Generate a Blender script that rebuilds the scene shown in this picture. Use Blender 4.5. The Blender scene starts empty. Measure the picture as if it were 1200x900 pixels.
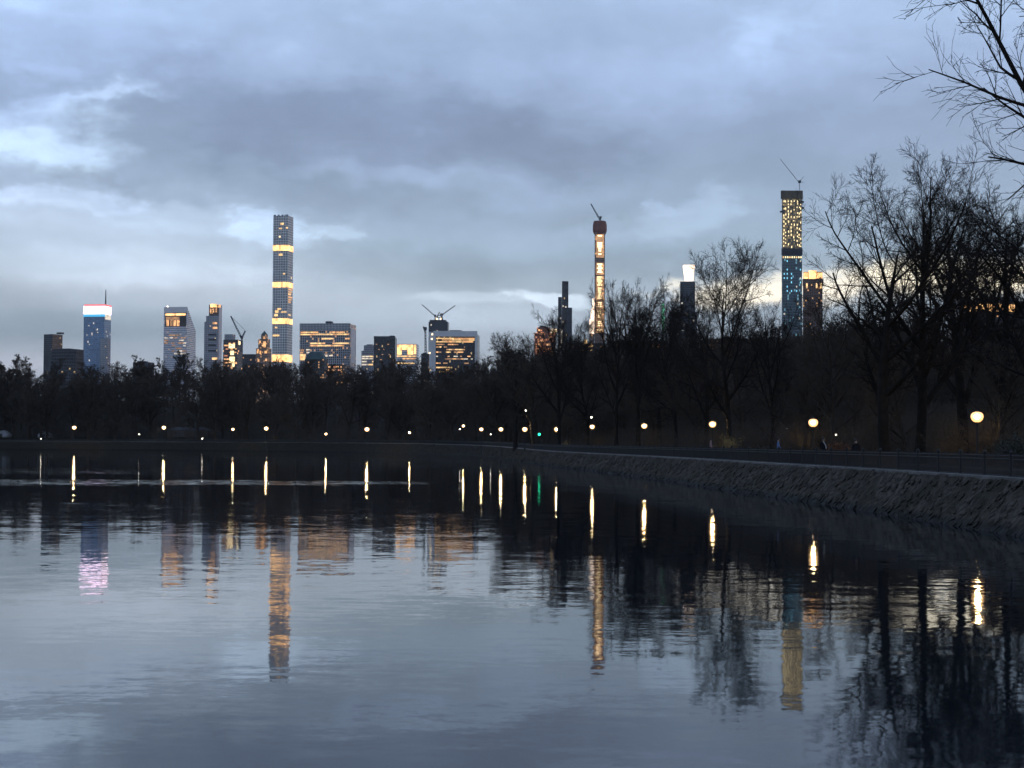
import bpy, bmesh, math, random
import numpy as np
from mathutils import Vector, Matrix

R = math.radians
scene = bpy.context.scene
col = scene.collection
random.seed(7)

# ------------------------------------------------------------------ render settings
scene.render.engine = 'CYCLES'
scene.cycles.use_denoising = True
try:
    scene.cycles.denoiser = 'OPENIMAGEDENOISE'
    scene.cycles.denoising_input_passes = 'RGB_ALBEDO_NORMAL'
except Exception:
    pass
scene.cycles.max_bounces = 4
scene.cycles.diffuse_bounces = 1
scene.cycles.use_adaptive_sampling = True
scene.cycles.adaptive_threshold = 0.04
scene.cycles.glossy_bounces = 3
scene.cycles.transmission_bounces = 2
scene.cycles.caustics_reflective = False
scene.cycles.caustics_refractive = False
scene.cycles.sample_clamp_indirect = 12.0
vs = scene.view_settings
scene.display_settings.display_device = 'sRGB'
vs.view_transform = 'Standard'; vs.look = 'None'; vs.gamma = 1; vs.exposure = 0.0
vs.use_curve_mapping = False

# ------------------------------------------------------------------ camera
F = 2000.0                                   # focal length in pixels of a 1200 wide frame
CAM = np.array([0.0, 0.0, 3.8])
PITCH = math.atan(68 / F); ROLL = R(0.29)
fw = np.array([0, math.cos(PITCH), math.sin(PITCH)])
rt0 = np.array([1.0, 0, 0]); up0 = np.array([0, -math.sin(PITCH), math.cos(PITCH)])
rt = rt0 * math.cos(ROLL) + up0 * math.sin(ROLL)
up = -rt0 * math.sin(ROLL) + up0 * math.cos(ROLL)
cd = bpy.data.cameras.new('camera'); cam = bpy.data.objects.new('camera', cd); col.objects.link(cam)
cd.sensor_width = 36; cd.lens = 36 * F / 1200; cd.clip_start = 0.1; cd.clip_end = 40000
cam.matrix_world = Matrix(((rt[0], up[0], -fw[0], CAM[0]), (rt[1], up[1], -fw[1], CAM[1]),
                           (rt[2], up[2], -fw[2], CAM[2]), (0, 0, 0, 1)))
scene.camera = cam

def ray(px, py):
    return fw + rt * ((px - 600) / F) + up * ((450 - py) / F)
def at(px, py, Y):
    r = ray(px, py); return CAM + r * (Y / r[1])
def zat(px, py, Y): return at(px, py, Y)[2]
def upx(px, py=420):
    r = ray(px, py); return r[0] / r[1]

def lin(c):
    return tuple(((v / 255) / 12.92 if v / 255 <= 0.04045 else ((v / 255 + 0.055) / 1.055) ** 2.4) for v in c)

# ------------------------------------------------------------------ node helpers
class NT:
    def __init__(s, tree): s.t = tree; s.n = tree.nodes; s.l = tree.links
    def node(s, typ, **kw):
        n = s.n.new(typ)
        for k, v in kw.items(): setattr(n, k, v)
        return n
    def put(s, sock, v):
        if hasattr(v, 'is_output'): s.l.new(v, sock)
        else: sock.default_value = v
    def m(s, op, a, b=0.0, c=None, clamp=False):
        n = s.node('ShaderNodeMath', operation=op, use_clamp=clamp)
        s.put(n.inputs[0], a); s.put(n.inputs[1], b)
        if c is not None: s.put(n.inputs[2], c)
        return n.outputs[0]
    def vm(s, op, a, b=None, scale=None):
        n = s.node('ShaderNodeVectorMath', operation=op)
        s.put(n.inputs[0], a)
        if b is not None: s.put(n.inputs[1], b)
        if scale is not None: s.put(n.inputs['Scale'], scale)
        return n.outputs[0]
    def xyz(s, x, y, z):
        n = s.node('ShaderNodeCombineXYZ')
        for i, v in enumerate((x, y, z)): s.put(n.inputs[i], v)
        return n.outputs[0]
    def sep(s, v):
        n = s.node('ShaderNodeSeparateXYZ'); s.put(n.inputs[0], v); return n.outputs
    def noise(s, vec, scale, detail=3.0, rough=0.5, dim='3D'):
        n = s.node('ShaderNodeTexNoise', noise_dimensions=dim)
        s.put(n.inputs['Vector'], vec); n.inputs['Scale'].default_value = scale
        n.inputs['Detail'].default_value = detail; n.inputs['Roughness'].default_value = rough
        return n.outputs['Fac'], n.outputs['Color']
    def smooth(s, v, lo, hi, to0=0.0, to1=1.0):
        n = s.node('ShaderNodeMapRange', interpolation_type='SMOOTHSTEP')
        s.put(n.inputs[0], v); s.put(n.inputs[1], lo); s.put(n.inputs[2], hi); s.put(n.inputs[3], to0); s.put(n.inputs[4], to1)
        return n.outputs[0]
    def mix(s, f, a, b):
        n = s.node('ShaderNodeMix', data_type='RGBA')
        s.put(n.inputs[0], f); s.put(n.inputs[6], a); s.put(n.inputs[7], b); return n.outputs[2]

def rgba(c): return (c[0], c[1], c[2], 1.0)

def new_mat(name):
    m = bpy.data.materials.new(name); m.use_nodes = True
    nt = NT(m.node_tree); bs = m.node_tree.nodes.get('Principled BSDF')
    return m, nt, bs

def mat(name, c1, c2=None, scale=1.0, rough=0.8, metal=0.0, detail=4.0, bump=0.0, bscale=None):
    """two-tone noisy surface"""
    m, nt, bs = new_mat(name)
    bs.inputs['Roughness'].default_value = rough; bs.inputs['Metallic'].default_value = metal
    if rough > .8: bs.inputs['Specular IOR Level'].default_value = .08      # dry bark, earth, cloth: no sheen
    if c2 is None: c2 = tuple(v * 0.7 for v in c1)
    tc = nt.node('ShaderNodeTexCoord').outputs['Object']
    f, _ = nt.noise(tc, scale, detail, 0.6)
    f = nt.smooth(f, 0.3, 0.7)
    nt.put(bs.inputs['Base Color'], nt.mix(f, rgba(c1), rgba(c2)))
    if bump:
        g, _ = nt.noise(tc, bscale or scale * 3, 5, 0.6)
        b = nt.node('ShaderNodeBump'); b.inputs['Strength'].default_value = bump; b.inputs['Distance'].default_value = 0.1
        nt.put(b.inputs['Height'], g); nt.put(bs.inputs['Normal'], b.outputs[0])
    return m

def emat(name, c, strength, vary=0.0, cell=3.0):
    """a lamp, lens or lit window; vary > 0 gives each window bay of `cell` metres its own brightness"""
    m, nt, bs = new_mat(name)
    bs.inputs['Base Color'].default_value = rgba((0.1, 0.1, 0.1)); bs.inputs['Roughness'].default_value = 0.4
    bs.inputs['Emission Color'].default_value = rgba(c)
    if vary:
        o = nt.sep(nt.node('ShaderNodeTexCoord').outputs['Object'])
        u = nt.m('ADD', o[0], o[1])
        fu = nt.m('FLOOR', nt.m('DIVIDE', u, cell)); fz = nt.m('FLOOR', nt.m('DIVIDE', o[2], cell * 1.2))
        wn = nt.node('ShaderNodeTexWhiteNoise', noise_dimensions='2D'); nt.put(wn.inputs['Vector'], nt.xyz(fu, fz, 0))
        k = nt.m('SUBTRACT', 1.0, nt.m('MULTIPLY', wn.outputs['Value'], vary))
        nt.put(bs.inputs['Emission Strength'], nt.m('MULTIPLY', k, strength))
    else:
        bs.inputs['Emission Strength'].default_value = strength
    return m

def facade(name, wall, glass, sx=3.0, sz=3.6, wx=0.6, wz=0.6, rough_w=0.8, lit=0.0, litc=(1, .7, .35), lits=1.0, rough_g=0.18, tall=False):
    """wall with a regular grid of windows; a few of them lit"""
    m, nt, bs = new_mat(name)
    o = nt.sep(nt.node('ShaderNodeTexCoord').outputs['Object'])
    nrm = nt.sep(nt.node('ShaderNodeNewGeometry').outputs['Normal'])
    u = nt.m('DIVIDE', nt.m('ADD', o[0], o[1]), sx); w = nt.m('DIVIDE', o[2], sz)
    fu = nt.m('FRACT', u); fz = nt.m('FRACT', w)
    mu = nt.m('LESS_THAN', nt.m('ABSOLUTE', nt.m('SUBTRACT', fu, 0.5)), wx / 2)
    mz = nt.m('LESS_THAN', nt.m('ABSOLUTE', nt.m('SUBTRACT', fz, 0.5)), wz / 2)
    flat = nt.m('LESS_THAN', nt.m('ABSOLUTE', nrm[2]), 0.5)
    k = nt.m('MULTIPLY', nt.m('MULTIPLY', mu, mz), flat)
    wn = nt.node('ShaderNodeTexWhiteNoise', noise_dimensions='2D')
    nt.put(wn.inputs['Vector'], nt.xyz(nt.m('FLOOR', u), nt.m('FLOOR', w), 0))
    r = wn.outputs['Value']
    g = nt.mix(r, rgba(glass), rgba(tuple(v * 0.55 for v in glass)))
    n, _ = nt.noise(nt.node('ShaderNodeTexCoord').outputs['Object'], 0.05, 4)
    wc = nt.mix(nt.smooth(n, .3, .7), rgba(wall), rgba(tuple(v * 0.8 for v in wall)))
    nt.put(bs.inputs['Base Color'], nt.mix(k, wc, g))
    nt.put(bs.inputs['Roughness'], nt.m('ADD', rough_w, nt.m('MULTIPLY', k, rough_g - rough_w)))
    if lit > 0:
        e = nt.m('MULTIPLY', nt.m('GREATER_THAN', r, 1 - lit), k)
        bs.inputs['Emission Color'].default_value = rgba(litc)
        nt.put(bs.inputs['Emission Strength'], nt.m('MULTIPLY', e, lits))
    return m

# ------------------------------------------------------------------ object helpers
def link(o, parent=None):
    col.objects.link(o)
    if parent is not None: o.parent = parent
    return o
def thing(name, label, cat, loc=(0, 0, 0), rz=0.0, group=None):
    o = bpy.data.objects.new(name, None); o.empty_display_size = 0.5
    link(o); o.location = loc; o.rotation_euler = (0, 0, rz)
    return tag(o, label, cat, group)
def tag(o, label, cat, group=None):
    o['label'] = label; o['category'] = cat
    if group: o['group'] = group
    return o
def mesh_obj(name, V, Fc, m, parent=None, smooth=False, kind=None):
    me = bpy.data.meshes.new(name)
    me.from_pydata([tuple(map(float, v)) for v in V], [], [tuple(map(int, f)) for f in Fc])
    if smooth: me.polygons.foreach_set('use_smooth', [True] * len(me.polygons))
    me.materials.append(m); me.update()
    o = bpy.data.objects.new(name, me); link(o, parent)
    if kind: o['kind'] = kind
    return o
def quad_mesh(name, V, Q, m, smooth=True):
    """fast mesh from an (n,3) array and an (m,4) array"""
    me = bpy.data.meshes.new(name)
    me.vertices.add(len(V)); me.vertices.foreach_set('co', np.ascontiguousarray(V, dtype=np.float32).ravel())
    me.loops.add(Q.size); me.loops.foreach_set('vertex_index', np.ascontiguousarray(Q, dtype=np.int32).ravel())
    me.polygons.add(len(Q)); me.polygons.foreach_set('loop_start', np.arange(len(Q), dtype=np.int32) * 4)
    me.polygons.foreach_set('use_smooth', np.full(len(Q), smooth))
    me.materials.append(m); me.update(calc_edges=True)
    return me

class MB:
    """collects shapes, then links them as one mesh object"""
    def __init__(s): s.v = []; s.f = []
    def add(s, V, Fc):
        b = len(s.v); s.v += [tuple(v) for v in V]; s.f += [tuple(b + i for i in f) for f in Fc]; return s
    def box(s, x0, x1, y0, y1, z0, z1):
        V = [(x0, y0, z0), (x1, y0, z0), (x1, y1, z0), (x0, y1, z0), (x0, y0, z1), (x1, y0, z1), (x1, y1, z1), (x0, y1, z1)]
        return s.add(V, [(0, 3, 2, 1), (4, 5, 6, 7), (0, 1, 5, 4), (1, 2, 6, 5), (2, 3, 7, 6), (3, 0, 4, 7)])
    def beam(s, a, b, w0, w1=None, n=4):
        """tapered bar from a to b"""
        a = np.array(a, float); b = np.array(b, float); w1 = w0 if w1 is None else w1
        t = (b - a) / max(np.linalg.norm(b - a), 1e-6)
        r = np.array([0, 0, 1.0]) if abs(t[2]) < 0.9 else np.array([1.0, 0, 0])
        p = np.cross(t, r); p /= np.linalg.norm(p); q = np.cross(t, p)
        V = []
        for c, w in ((a, w0), (b, w1)):
            for i in range(n):
                an = 2 * math.pi * (i + .5) / n; V.append(c + (p * math.cos(an) + q * math.sin(an)) * w)
        Fc = [tuple(range(n - 1, -1, -1)), tuple(range(n, 2 * n))] + [(i, (i + 1) % n, n + (i + 1) % n, n + i) for i in range(n)]
        return s.add(V, Fc)
    def lathe(s, prof, n=12, c=(0, 0, 0)):
        V = []; Fc = []
        for r, z in prof:
            for i in range(n):
                a = 2 * math.pi * i / n; V.append((c[0] + r * math.cos(a), c[1] + r * math.sin(a), c[2] + z))
        for j in range(len(prof) - 1):
            for i in range(n):
                Fc.append((j * n + i, j * n + (i + 1) % n, (j + 1) * n + (i + 1) % n, (j + 1) * n + i))
        Fc.append(tuple(range(n - 1, -1, -1))); Fc.append(tuple(range((len(prof) - 1) * n, len(prof) * n)))
        return s.add(V, Fc)
    def lattice(s, a, b, w, r, step):
        """square lattice boom between a and b"""
        a = np.array(a, float); b = np.array(b, float); L = np.linalg.norm(b - a); t = (b - a) / L
        ref = np.array([0, 0, 1.0]) if abs(t[2]) < 0.9 else np.array([1.0, 0, 0])
        p = np.cross(t, ref); p /= np.linalg.norm(p); q = np.cross(t, p)
        cs = [(p + q) * w, (p - q) * w, (-p - q) * w, (-p + q) * w]
        for c in cs: s.beam(a + c, b + c * 0.6, r, r)
        n = max(2, int(L / step))
        for i in range(n):
            k0, k1 = i / n, (i + 1) / n
            for j in range(4):
                c0, c1 = cs[j] * (1 - .4 * k0), cs[(j + 1) % 4] * (1 - .4 * k1)
                s.beam(a + t * L * k0 + c0, a + t * L * k1 + c1, r * .7)
        return s
    def build(s, name, m, parent=None, smooth=False, kind=None):
        return mesh_obj(name, s.v, s.f, m, parent, smooth, kind)

def copy_tree(o, parent=None):
    c = o.copy(); col.objects.link(c)
    if parent is not None: c.parent = parent
    for ch in o.children: copy_tree(ch, c)
    return c

# ------------------------------------------------------------------ sky
def build_world():
    w = bpy.data.worlds.new('World'); scene.world = w; w.use_nodes = True
    nt = NT(w.node_tree); w.node_tree.nodes.clear()
    d = nt.sep(nt.node('ShaderNodeTexCoord').outputs['Generated'])
    hor = nt.m('SQRT', nt.m('ADD', nt.m('MULTIPLY', d[0], d[0]), nt.m('MULTIPLY', d[1], d[1])))
    u0 = nt.m('ARCTAN2', d[0], d[1])
    v0 = nt.m('MINIMUM', nt.m('DIVIDE', d[2], nt.m('MAXIMUM', hor, 0.02)), 4.0)
    P = nt.xyz(nt.m('MULTIPLY', u0, 7.0), nt.m('MULTIPLY', v0, 13.0), 0.37)
    _, wc = nt.noise(P, 1.1, 4, 0.58)
    ws = nt.sep(wc)
    _, wc2 = nt.noise(nt.vm('ADD', P, (7.1, 3.3, 1.9)), 3.2, 6, 0.62)
    ws2 = nt.sep(wc2)
    far_ = nt.m('ADD', .18, nt.m('MULTIPLY', nt.smooth(v0, .06, .2), .82))
    u = nt.m('ADD', u0, nt.m('ADD', nt.m('MULTIPLY', nt.m('SUBTRACT', ws[0], .5), .16), nt.m('MULTIPLY', nt.m('SUBTRACT', ws2[0], .5), .10)))
    v = nt.m('ADD', v0, nt.m('MULTIPLY', far_, nt.m('ADD', nt.m('MULTIPLY', nt.m('SUBTRACT', ws[1], .5), .055), nt.m('MULTIPLY', nt.m('SUBTRACT', ws2[1], .5), .05))))
    # layers of the overcast by elevation
    stops = [(518, (130, 144, 163)), (440, (143, 156, 175)), (390, (139, 154, 176)), (345, (147, 162, 183)), (290, (139, 158, 183)),
             (220, (136, 154, 184)), (150, (133, 150, 183)), (80, (143, 161, 197)), (0, (156, 176, 211)),
             (-200, (146, 166, 202)), (-1000, (132, 152, 190)), (-3000, (126, 146, 185))]
    ramp = nt.node('ShaderNodeValToRGB'); el = ramp.color_ramp
    def pos(y): return math.sqrt(max(0.0, (518 - y) / F / 2.0))
    nt.put(ramp.inputs[0], nt.m('SQRT', nt.m('MAXIMUM', nt.m('DIVIDE', v, 2.0), 0.0)))
    el.elements[0].position = 0.0; el.elements[0].color = rgba(lin(stops[0][1]))
    el.elements[1].position = 1.0; el.elements[1].color = rgba(lin(stops[-1][1]))
    for y, c in stops[1:-1]:
        e = el.elements.new(min(0.999, pos(y))); e.color = rgba(lin(c))
    base = ramp.outputs[0]
    # banks of cloud and the breaks between them: px, py, half-width, half-height, tilt, gain, tint, crisp
    W = (1, 1, 1)
    blobs = [
        (8, 178, 105, 27, 0, 1.35, (1.0, 1, .80), 2), (120, 134, 80, 17, -6, .95, (1.0, 1, .85), 2), (20, 138, 80, 18, 0, .35, (.95, 1, 1), 2), (62, 88, 70, 16, 7, .25, (.95, 1, 1), 2),
        (40, 50, 150, 55, 0, .20, (.96, 1, 1), 0), (12, 28, 50, 18, 0, .25, (.95, 1, 1), 2), (90, 10, 140, 30, 0, .14, (.9, 1, 1.05), 0),
        (60, 238, 110, 13, 0, .42, (1.05, 1, .9), 1), (110, 212, 90, 9, 6, -0.055, W, 1),
        (110, 290, 300, 58, 4, .60, (1.2, 1, .84), 0), (80, 318, 190, 26, 0, .20, (1.15, 1, .9), 1), (60, 258, 120, 20, 6, .18, (1.1, 1, .9), 1), (215, 262, 130, 20, 8, .26, (1.08, 1, .9), 1),
        (303, 266, 44, 26, 0, .62, (1.0, 1, .94), 1), (372, 270, 38, 9, 0, .40, (1.05, 1, .93), 1), (180, 330, 150, 12, 0, .14, (1.15, 1, .9), 1),
        (450, 150, 300, 60, 6, -0.19, (.96, 1.02, .88), 1), (215, 165, 150, 24, 10, -0.110, W, 1), (340, 218, 220, 20, 10, -0.094, W, 1), (140, 178, 60, 16, 6, -0.066, W, 1),
        (50, 205, 110, 9, 4, -0.121, W, 1), (480, 100, 160, 26, 6, -0.055, W, 1), (560, 235, 200, 18, 7, -0.055, W, 1),
        (500, 310, 210, 27, 6, -0.121, (1.15, 1, .92), 1), (110, 386, 210, 20, 0, -0.121, (1.4, 1, .86), 1), (300, 395, 260, 20, 0, -0.077, (1.4, 1, .8), 0),
        (25, 430, 110, 14, 0, .26, (1.4, 1, .9), 0), (530, 208, 130, 22, 5, .16, W, 0), (450, 200, 100, 16, 7, .08, W, 1), (560, 385, 210, 36, 0, .30, (1.1, 1, .85), 0),
        (690, 350, 75, 9, 6, .85, (1.1, 1, .85), 1), (600, 348, 80, 9, 0, .35, (1.1, 1, .85), 1), (640, 372, 90, 16, 0, .22, (1.1, 1, .9), 1),
        (885, 345, 85, 18, 0, 1.7, (1.5, .95, .42), 1), (1120, 334, 160, 22, 0, 2.3, (1.5, .95, .40), 1), (1260, 336, 110, 24, 0, 1.6, (1.4, .95, .45), 1),
        (800, 254, 105, 22, -4, .34, (1.0, 1, .93), 1), (770, 240, 40, 10, -4, .16, W, 1), (640, 285, 120, 22, 0, .10, W, 1),
        (925, 30, 46, 26, 0, .34, (.95, 1, 1), 0), (1000, 70, 220, 60, 0, .08, W, 0), (820, 90, 140, 40, 0, .08, W, 0),
        (700, 165, 260, 40, 0, -0.072, (1, 1, .85), 0), (790, 308, 240, 20, 0, -0.110, (1.1, 1, .9), 1), (960, 200, 160, 26, -4, -0.044, W, 1),
        (950, 392, 330, 26, 0, -0.165, (1.2, 1, .85), 0),
    ]
    acc = None; turned = {}
    grain = nt.m('MULTIPLY', nt.m('SUBTRACT', ws2[2], .5), .9)
    for (px, py, sx, sy, tilt, g, tint, crisp) in blobs:
        a0 = math.atan((px - 600) / F); b0 = (518 + (px - 600) * .005 - py) / F
        tl = 0 if abs(tilt) < 3 else (-5 if tilt < 0 else 7)
        ct, st = math.cos(R(-tl)), math.sin(R(-tl))
        if tl not in turned:
            turned[tl] = nt.xyz(nt.m('ADD', nt.m('MULTIPLY', u, ct), nt.m('MULTIPLY', v, st)), nt.m('ADD', nt.m('MULTIPLY', u, -st), nt.m('MULTIPLY', v, ct)), 0.0)
        pc, qc = a0 * ct + b0 * st, -a0 * st + b0 * ct
        n = nt.node('ShaderNodeVectorMath', operation='MULTIPLY_ADD')
        nt.l.new(turned[tl], n.inputs[0]); n.inputs[1].default_value = (F / sx, F / sy, 0); n.inputs[2].default_value = (-pc * F / sx, -qc * F / sy, 0)
        dn = nt.node('ShaderNodeVectorMath', operation='DOT_PRODUCT'); nt.l.new(n.outputs[0], dn.inputs[0]); nt.l.new(n.outputs[0], dn.inputs[1])
        e = nt.m('POWER', math.exp(-.8), dn.outputs['Value'])
        if crisp: e = nt.smooth(nt.m('ADD', e, grain), *((0.25, 0.85) if crisp == 1 else (0.05, 1.25)))
        n = nt.node('ShaderNodeVectorMath', operation='MULTIPLY_ADD')
        nt.l.new(e, n.inputs[0]); n.inputs[1].default_value = tuple(x * g for x in tint)
        if acc is not None: nt.l.new(acc, n.inputs[2])
        acc = n.outputs[0]
    n1, _ = nt.noise(nt.vm('ADD', P, (2.2, 9.1, 4.4)), 1.9, 6, 0.64)
    puff = nt.smooth(n1, .36, .66, -.03, .04)
    soft = nt.m('ADD', 1.0, nt.m('ADD', puff, nt.m('MULTIPLY', nt.m('SUBTRACT', n1, .5), .25)))
    k = nt.vm('SCALE', nt.vm('ADD', acc, (.97, 1.005, 1.0)), scale=soft)
    clouds = nt.vm('MULTIPLY', base, nt.vm('MAXIMUM', k, (.25, .25, .25)))
    # the dusk sky above the cloud layer
    sky = nt.node('ShaderNodeTexSky', sky_type='NISHITA', sun_disc=False)
    sky.sun_elevation = R(2); sky.sun_rotation = R(75); sky.altitude = 0
    bg1 = nt.node('ShaderNodeBackground'); nt.put(bg1.inputs[0], clouds); bg1.inputs[1].default_value = 1.17
    bg2 = nt.node('ShaderNodeBackground'); nt.put(bg2.inputs[0], sky.outputs[0]); bg2.inputs[1].default_value = 0.05
    add = nt.node('ShaderNodeAddShader'); nt.l.new(bg1.outputs[0], add.inputs[0]); nt.l.new(bg2.outputs[0], add.inputs[1])
    out = nt.node('ShaderNodeOutputWorld'); nt.l.new(add.outputs[0], out.inputs[0])
build_world()
scene.world.cycles.sampling_method = 'MANUAL'; scene.world.cycles.sample_map_resolution = 256
sl = bpy.data.lights.new('sun', 'SUN'); sl.energy = 0.05; sl.angle = R(12); sl.color = (1, .82, .62)
so = bpy.data.objects.new('sun', sl); col.objects.link(so); so.location = (200, 100, 200)
so.rotation_euler = Vector((-math.sin(R(75)) * math.cos(R(2)), -math.cos(R(75)) * math.cos(R(2)), -math.sin(R(2)))).to_track_quat('-Z', 'Y').to_euler()

# ------------------------------------------------------------------ shoreline and terrain
ctrl = [(-60, 2.5), (0, 2.6), (11, 4), (18, 12), (20.6, 30), (21.2, 60), (21.0, 78), (19.8, 107), (18.0, 130), (15.6, 176), (10.0, 235),
        (5.0, 290), (-2.5, 410), (-13, 490), (-36, 560), (-75, 612), (-130, 640), (-200, 652), (-290, 645), (-390, 590), (-440, 470), (-430, 300),
        (-360, 130), (-220, 30)]
def smooth_loop(pts, it=3):
    p = np.array(pts, float)
    for _ in range(it):
        q = np.roll(p, -1, 0); p = np.stack([p * .75 + q * .25, p * .25 + q * .75], 1).reshape(-1, 2)
    return p
def resample(p, step):
    q = np.vstack([p, p[:1]]); d = np.r_[0, np.cumsum(np.linalg.norm(np.diff(q, axis=0), axis=1))]
    n = int(d[-1] / step); t = np.linspace(0, d[-1], n, endpoint=False)
    return np.stack([np.interp(t, d, q[:, 0]), np.interp(t, d, q[:, 1])], 1)
LOOP = resample(smooth_loop(ctrl), 2.0)
tan = np.roll(LOOP, -1, 0) - np.roll(LOOP, 1, 0); tan /= np.linalg.norm(tan, axis=1)[:, None]
NRM = np.stack([tan[:, 1], -tan[:, 0]], 1)          # outward for a counter-clockwise loop
for _ in range(4): NRM = (np.roll(NRM, 1, 0) + NRM + np.roll(NRM, -1, 0)); NRM /= np.linalg.norm(NRM, axis=1)[:, None]

def sst(a, b, x): t = np.clip((x - a) / (b - a), 0, 1); return t * t * (3 - 2 * t)
def zcop(y): return 2.15 + 1.0 * sst(280, 620, y)
def gz(s, x, y):
    """ground height at distance s outside the waterline"""
    c = zcop(y)
    z = np.where(s < 2.0, c * s / 2.0, c)
    z = z + .3 * sst(2.7, 4.2, s) + 3.2 * sst(9, 60, s) + 17.0 * sst(30, 230, s) + 6.0 * sst(200, 900, s)
    z = z + sst(14, 60, s) * (0.5 * np.sin(x * .031 + y * .017) + .4 * np.sin(x * .05 - y * .043 + 1))
    return z
def sdist(x, y): return float(np.min(np.hypot(LOOP[:, 0] - x, LOOP[:, 1] - y)))
def gxy(x, y): return float(gz(np.float64(sdist(x, y)), x, y))

m_ground = mat('winter_ground', (.030, .024, .016), (.019, .016, .010), .25, .95, bump=.4, bscale=3)
def bank_mat():
    m, nt, bs = new_mat('bank_stone'); bs.inputs['Roughness'].default_value = .9; bs.inputs['Specular IOR Level'].default_value = .12
    P = nt.node('ShaderNodeNewGeometry').outputs['Position']; z = nt.sep(P)[2]
    f1, _ = nt.noise(P, 2.6, 5, .65); f2, _ = nt.noise(P, .35, 4, .6); f3, _ = nt.noise(P, 9.0, 3, .6)
    c = nt.mix(nt.smooth(f1, .36, .66), rgba((.022, .018, .014)), rgba((.105, .086, .068)))
    c = nt.mix(nt.smooth(f2, .40, .66), c, rgba((.034, .030, .021)))                         # moss and soil
    c = nt.mix(nt.smooth(f3, .62, .74, 0, .6), c, rgba((.13, .115, .10)))                    # fresh chips
    c = nt.mix(nt.smooth(nt.sep(P)[1], 230, 430, 0, .8), c, rgba((.020, .018, .012)))         # far bank coloured darker to offset the sky light on it
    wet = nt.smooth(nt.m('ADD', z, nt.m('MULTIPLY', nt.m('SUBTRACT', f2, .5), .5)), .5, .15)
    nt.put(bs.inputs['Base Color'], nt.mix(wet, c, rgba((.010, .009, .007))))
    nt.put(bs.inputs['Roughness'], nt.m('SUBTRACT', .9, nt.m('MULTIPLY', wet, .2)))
    b = nt.node('ShaderNodeBump'); b.inputs['Strength'].default_value = .6; b.inputs['Distance'].default_value = .1
    g, _ = nt.noise(P, 5.0, 5, .65); nt.put(b.inputs['Height'], g); nt.put(bs.inputs['Normal'], b.outputs[0])
    return m
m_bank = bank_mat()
m_cop = mat('coping_stone', (.15, .142, .132), (.045, .042, .039), .5, .6)
m_path = mat('cinder_path', (.07, .06, .048), (.05, .043, .035), .6, .95)

def strip(name, rows, zs, m, closed=True, smooth=True):
    n = len(rows[0]); V = []
    for r, z in zip(rows, zs): V.append(np.column_stack([r, z]))
    V = np.vstack(V); Q = []
    ii = np.arange(n if closed else n - 1); jj = (ii + 1) % n
    for k in range(len(rows) - 1):
        Q.append(np.stack([k * n + ii, (k + 1) * n + ii, (k + 1) * n + jj, k * n + jj], 1))
    return quad_mesh(name, V, np.vstack(Q), m, smooth)

offs = [0, 2.0, 2.6, 4.5, 8, 12, 16, 22, 30, 40, 52, 66, 84, 105, 130, 160, 200, 250, 320, 420, 560, 760, 1000, 1500]
rows = []; zz = []
rows.append(LOOP - NRM * 9); zz.append(np.full(len(LOOP), -3.0))
for s in offs:
    p = LOOP + NRM * s; rows.append(p); zz.append(gz(np.full(len(p), float(s)), p[:, 0], p[:, 1]) - (0.03 if s < 3 else 0))
cen = np.array([-200.0, 320.0])
dirv = LOOP + NRM * 1500 - cen; dirv /= np.linalg.norm(dirv, axis=1)[:, None]
for rr in (2400, 3600, 5200): rows.append(cen + dirv * rr); zz.append(np.full(len(LOOP), 22.0))
g = bpy.data.objects.new('ground', strip('ground', rows, zz, m_ground)); link(g); g['kind'] = 'structure'
# reservoir bed
mb = MB(); bedr = LOOP - NRM * 9
mb.add([(x, y, -3.0) for x, y in bedr[::6]], [tuple(range(len(bedr[::6])))])
mb.build('reservoir_bed', m_ground, kind='structure')

vis = np.where((LOOP[:, 0] < 60) & (LOOP[:, 1] > 40) & (LOOP[:, 0] > -330))[0]   # the shore the camera looks along
vis = vis[np.argsort(vis)]
VL, VN = LOOP[vis], NRM[vis]
# fine stone bank laid over the ground sheet
fine = np.stack([np.interp(np.arange(0, len(VL) - 1, .22), np.arange(len(VL)), VL[:, k]) for k in (0, 1)], 1)
finn = np.stack([np.interp(np.arange(0, len(VL) - 1, .22), np.arange(len(VL)), VN[:, k]) for k in (0, 1)], 1)
rng = np.random.default_rng(3)
rws = []; zs = []
for s in np.linspace(-.9, 1.95, 12):
    j = rng.normal(0, .06, len(fine)); jz = rng.normal(0, .03, len(fine))
    p = fine + finn * (s - .12 + j)[:, None]
    rws.append(p); zs.append(zcop(p[:, 1]) * s / 2.0 + .07 + jz)
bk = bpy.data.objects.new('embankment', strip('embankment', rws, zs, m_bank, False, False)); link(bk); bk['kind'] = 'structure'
# coping kerb along the top of the bank
o1, o2 = VL + VN * 1.9, VL + VN * 2.5
zt = zcop(VL[:, 1])
kb = bpy.data.objects.new('kerb', strip('kerb', [o1, o1, o2, o2], [zt - .15, zt + .13, zt + .15, zt - .15], m_cop, False, False)); link(kb); kb['kind'] = 'structure'
p1, p2 = VL + VN * 3.2, VL + VN * 7.6
pa = bpy.data.objects.new('path', strip('path', [p1, VL + VN * 5.4, p2], [gz(np.full(len(VL), s), q[:, 0], q[:, 1]) + .012 for s, q in ((3.2, p1), (5.4, VL + VN * 5.4), (7.6, p2))], m_path, False)); link(pa); pa['kind'] = 'structure'
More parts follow.
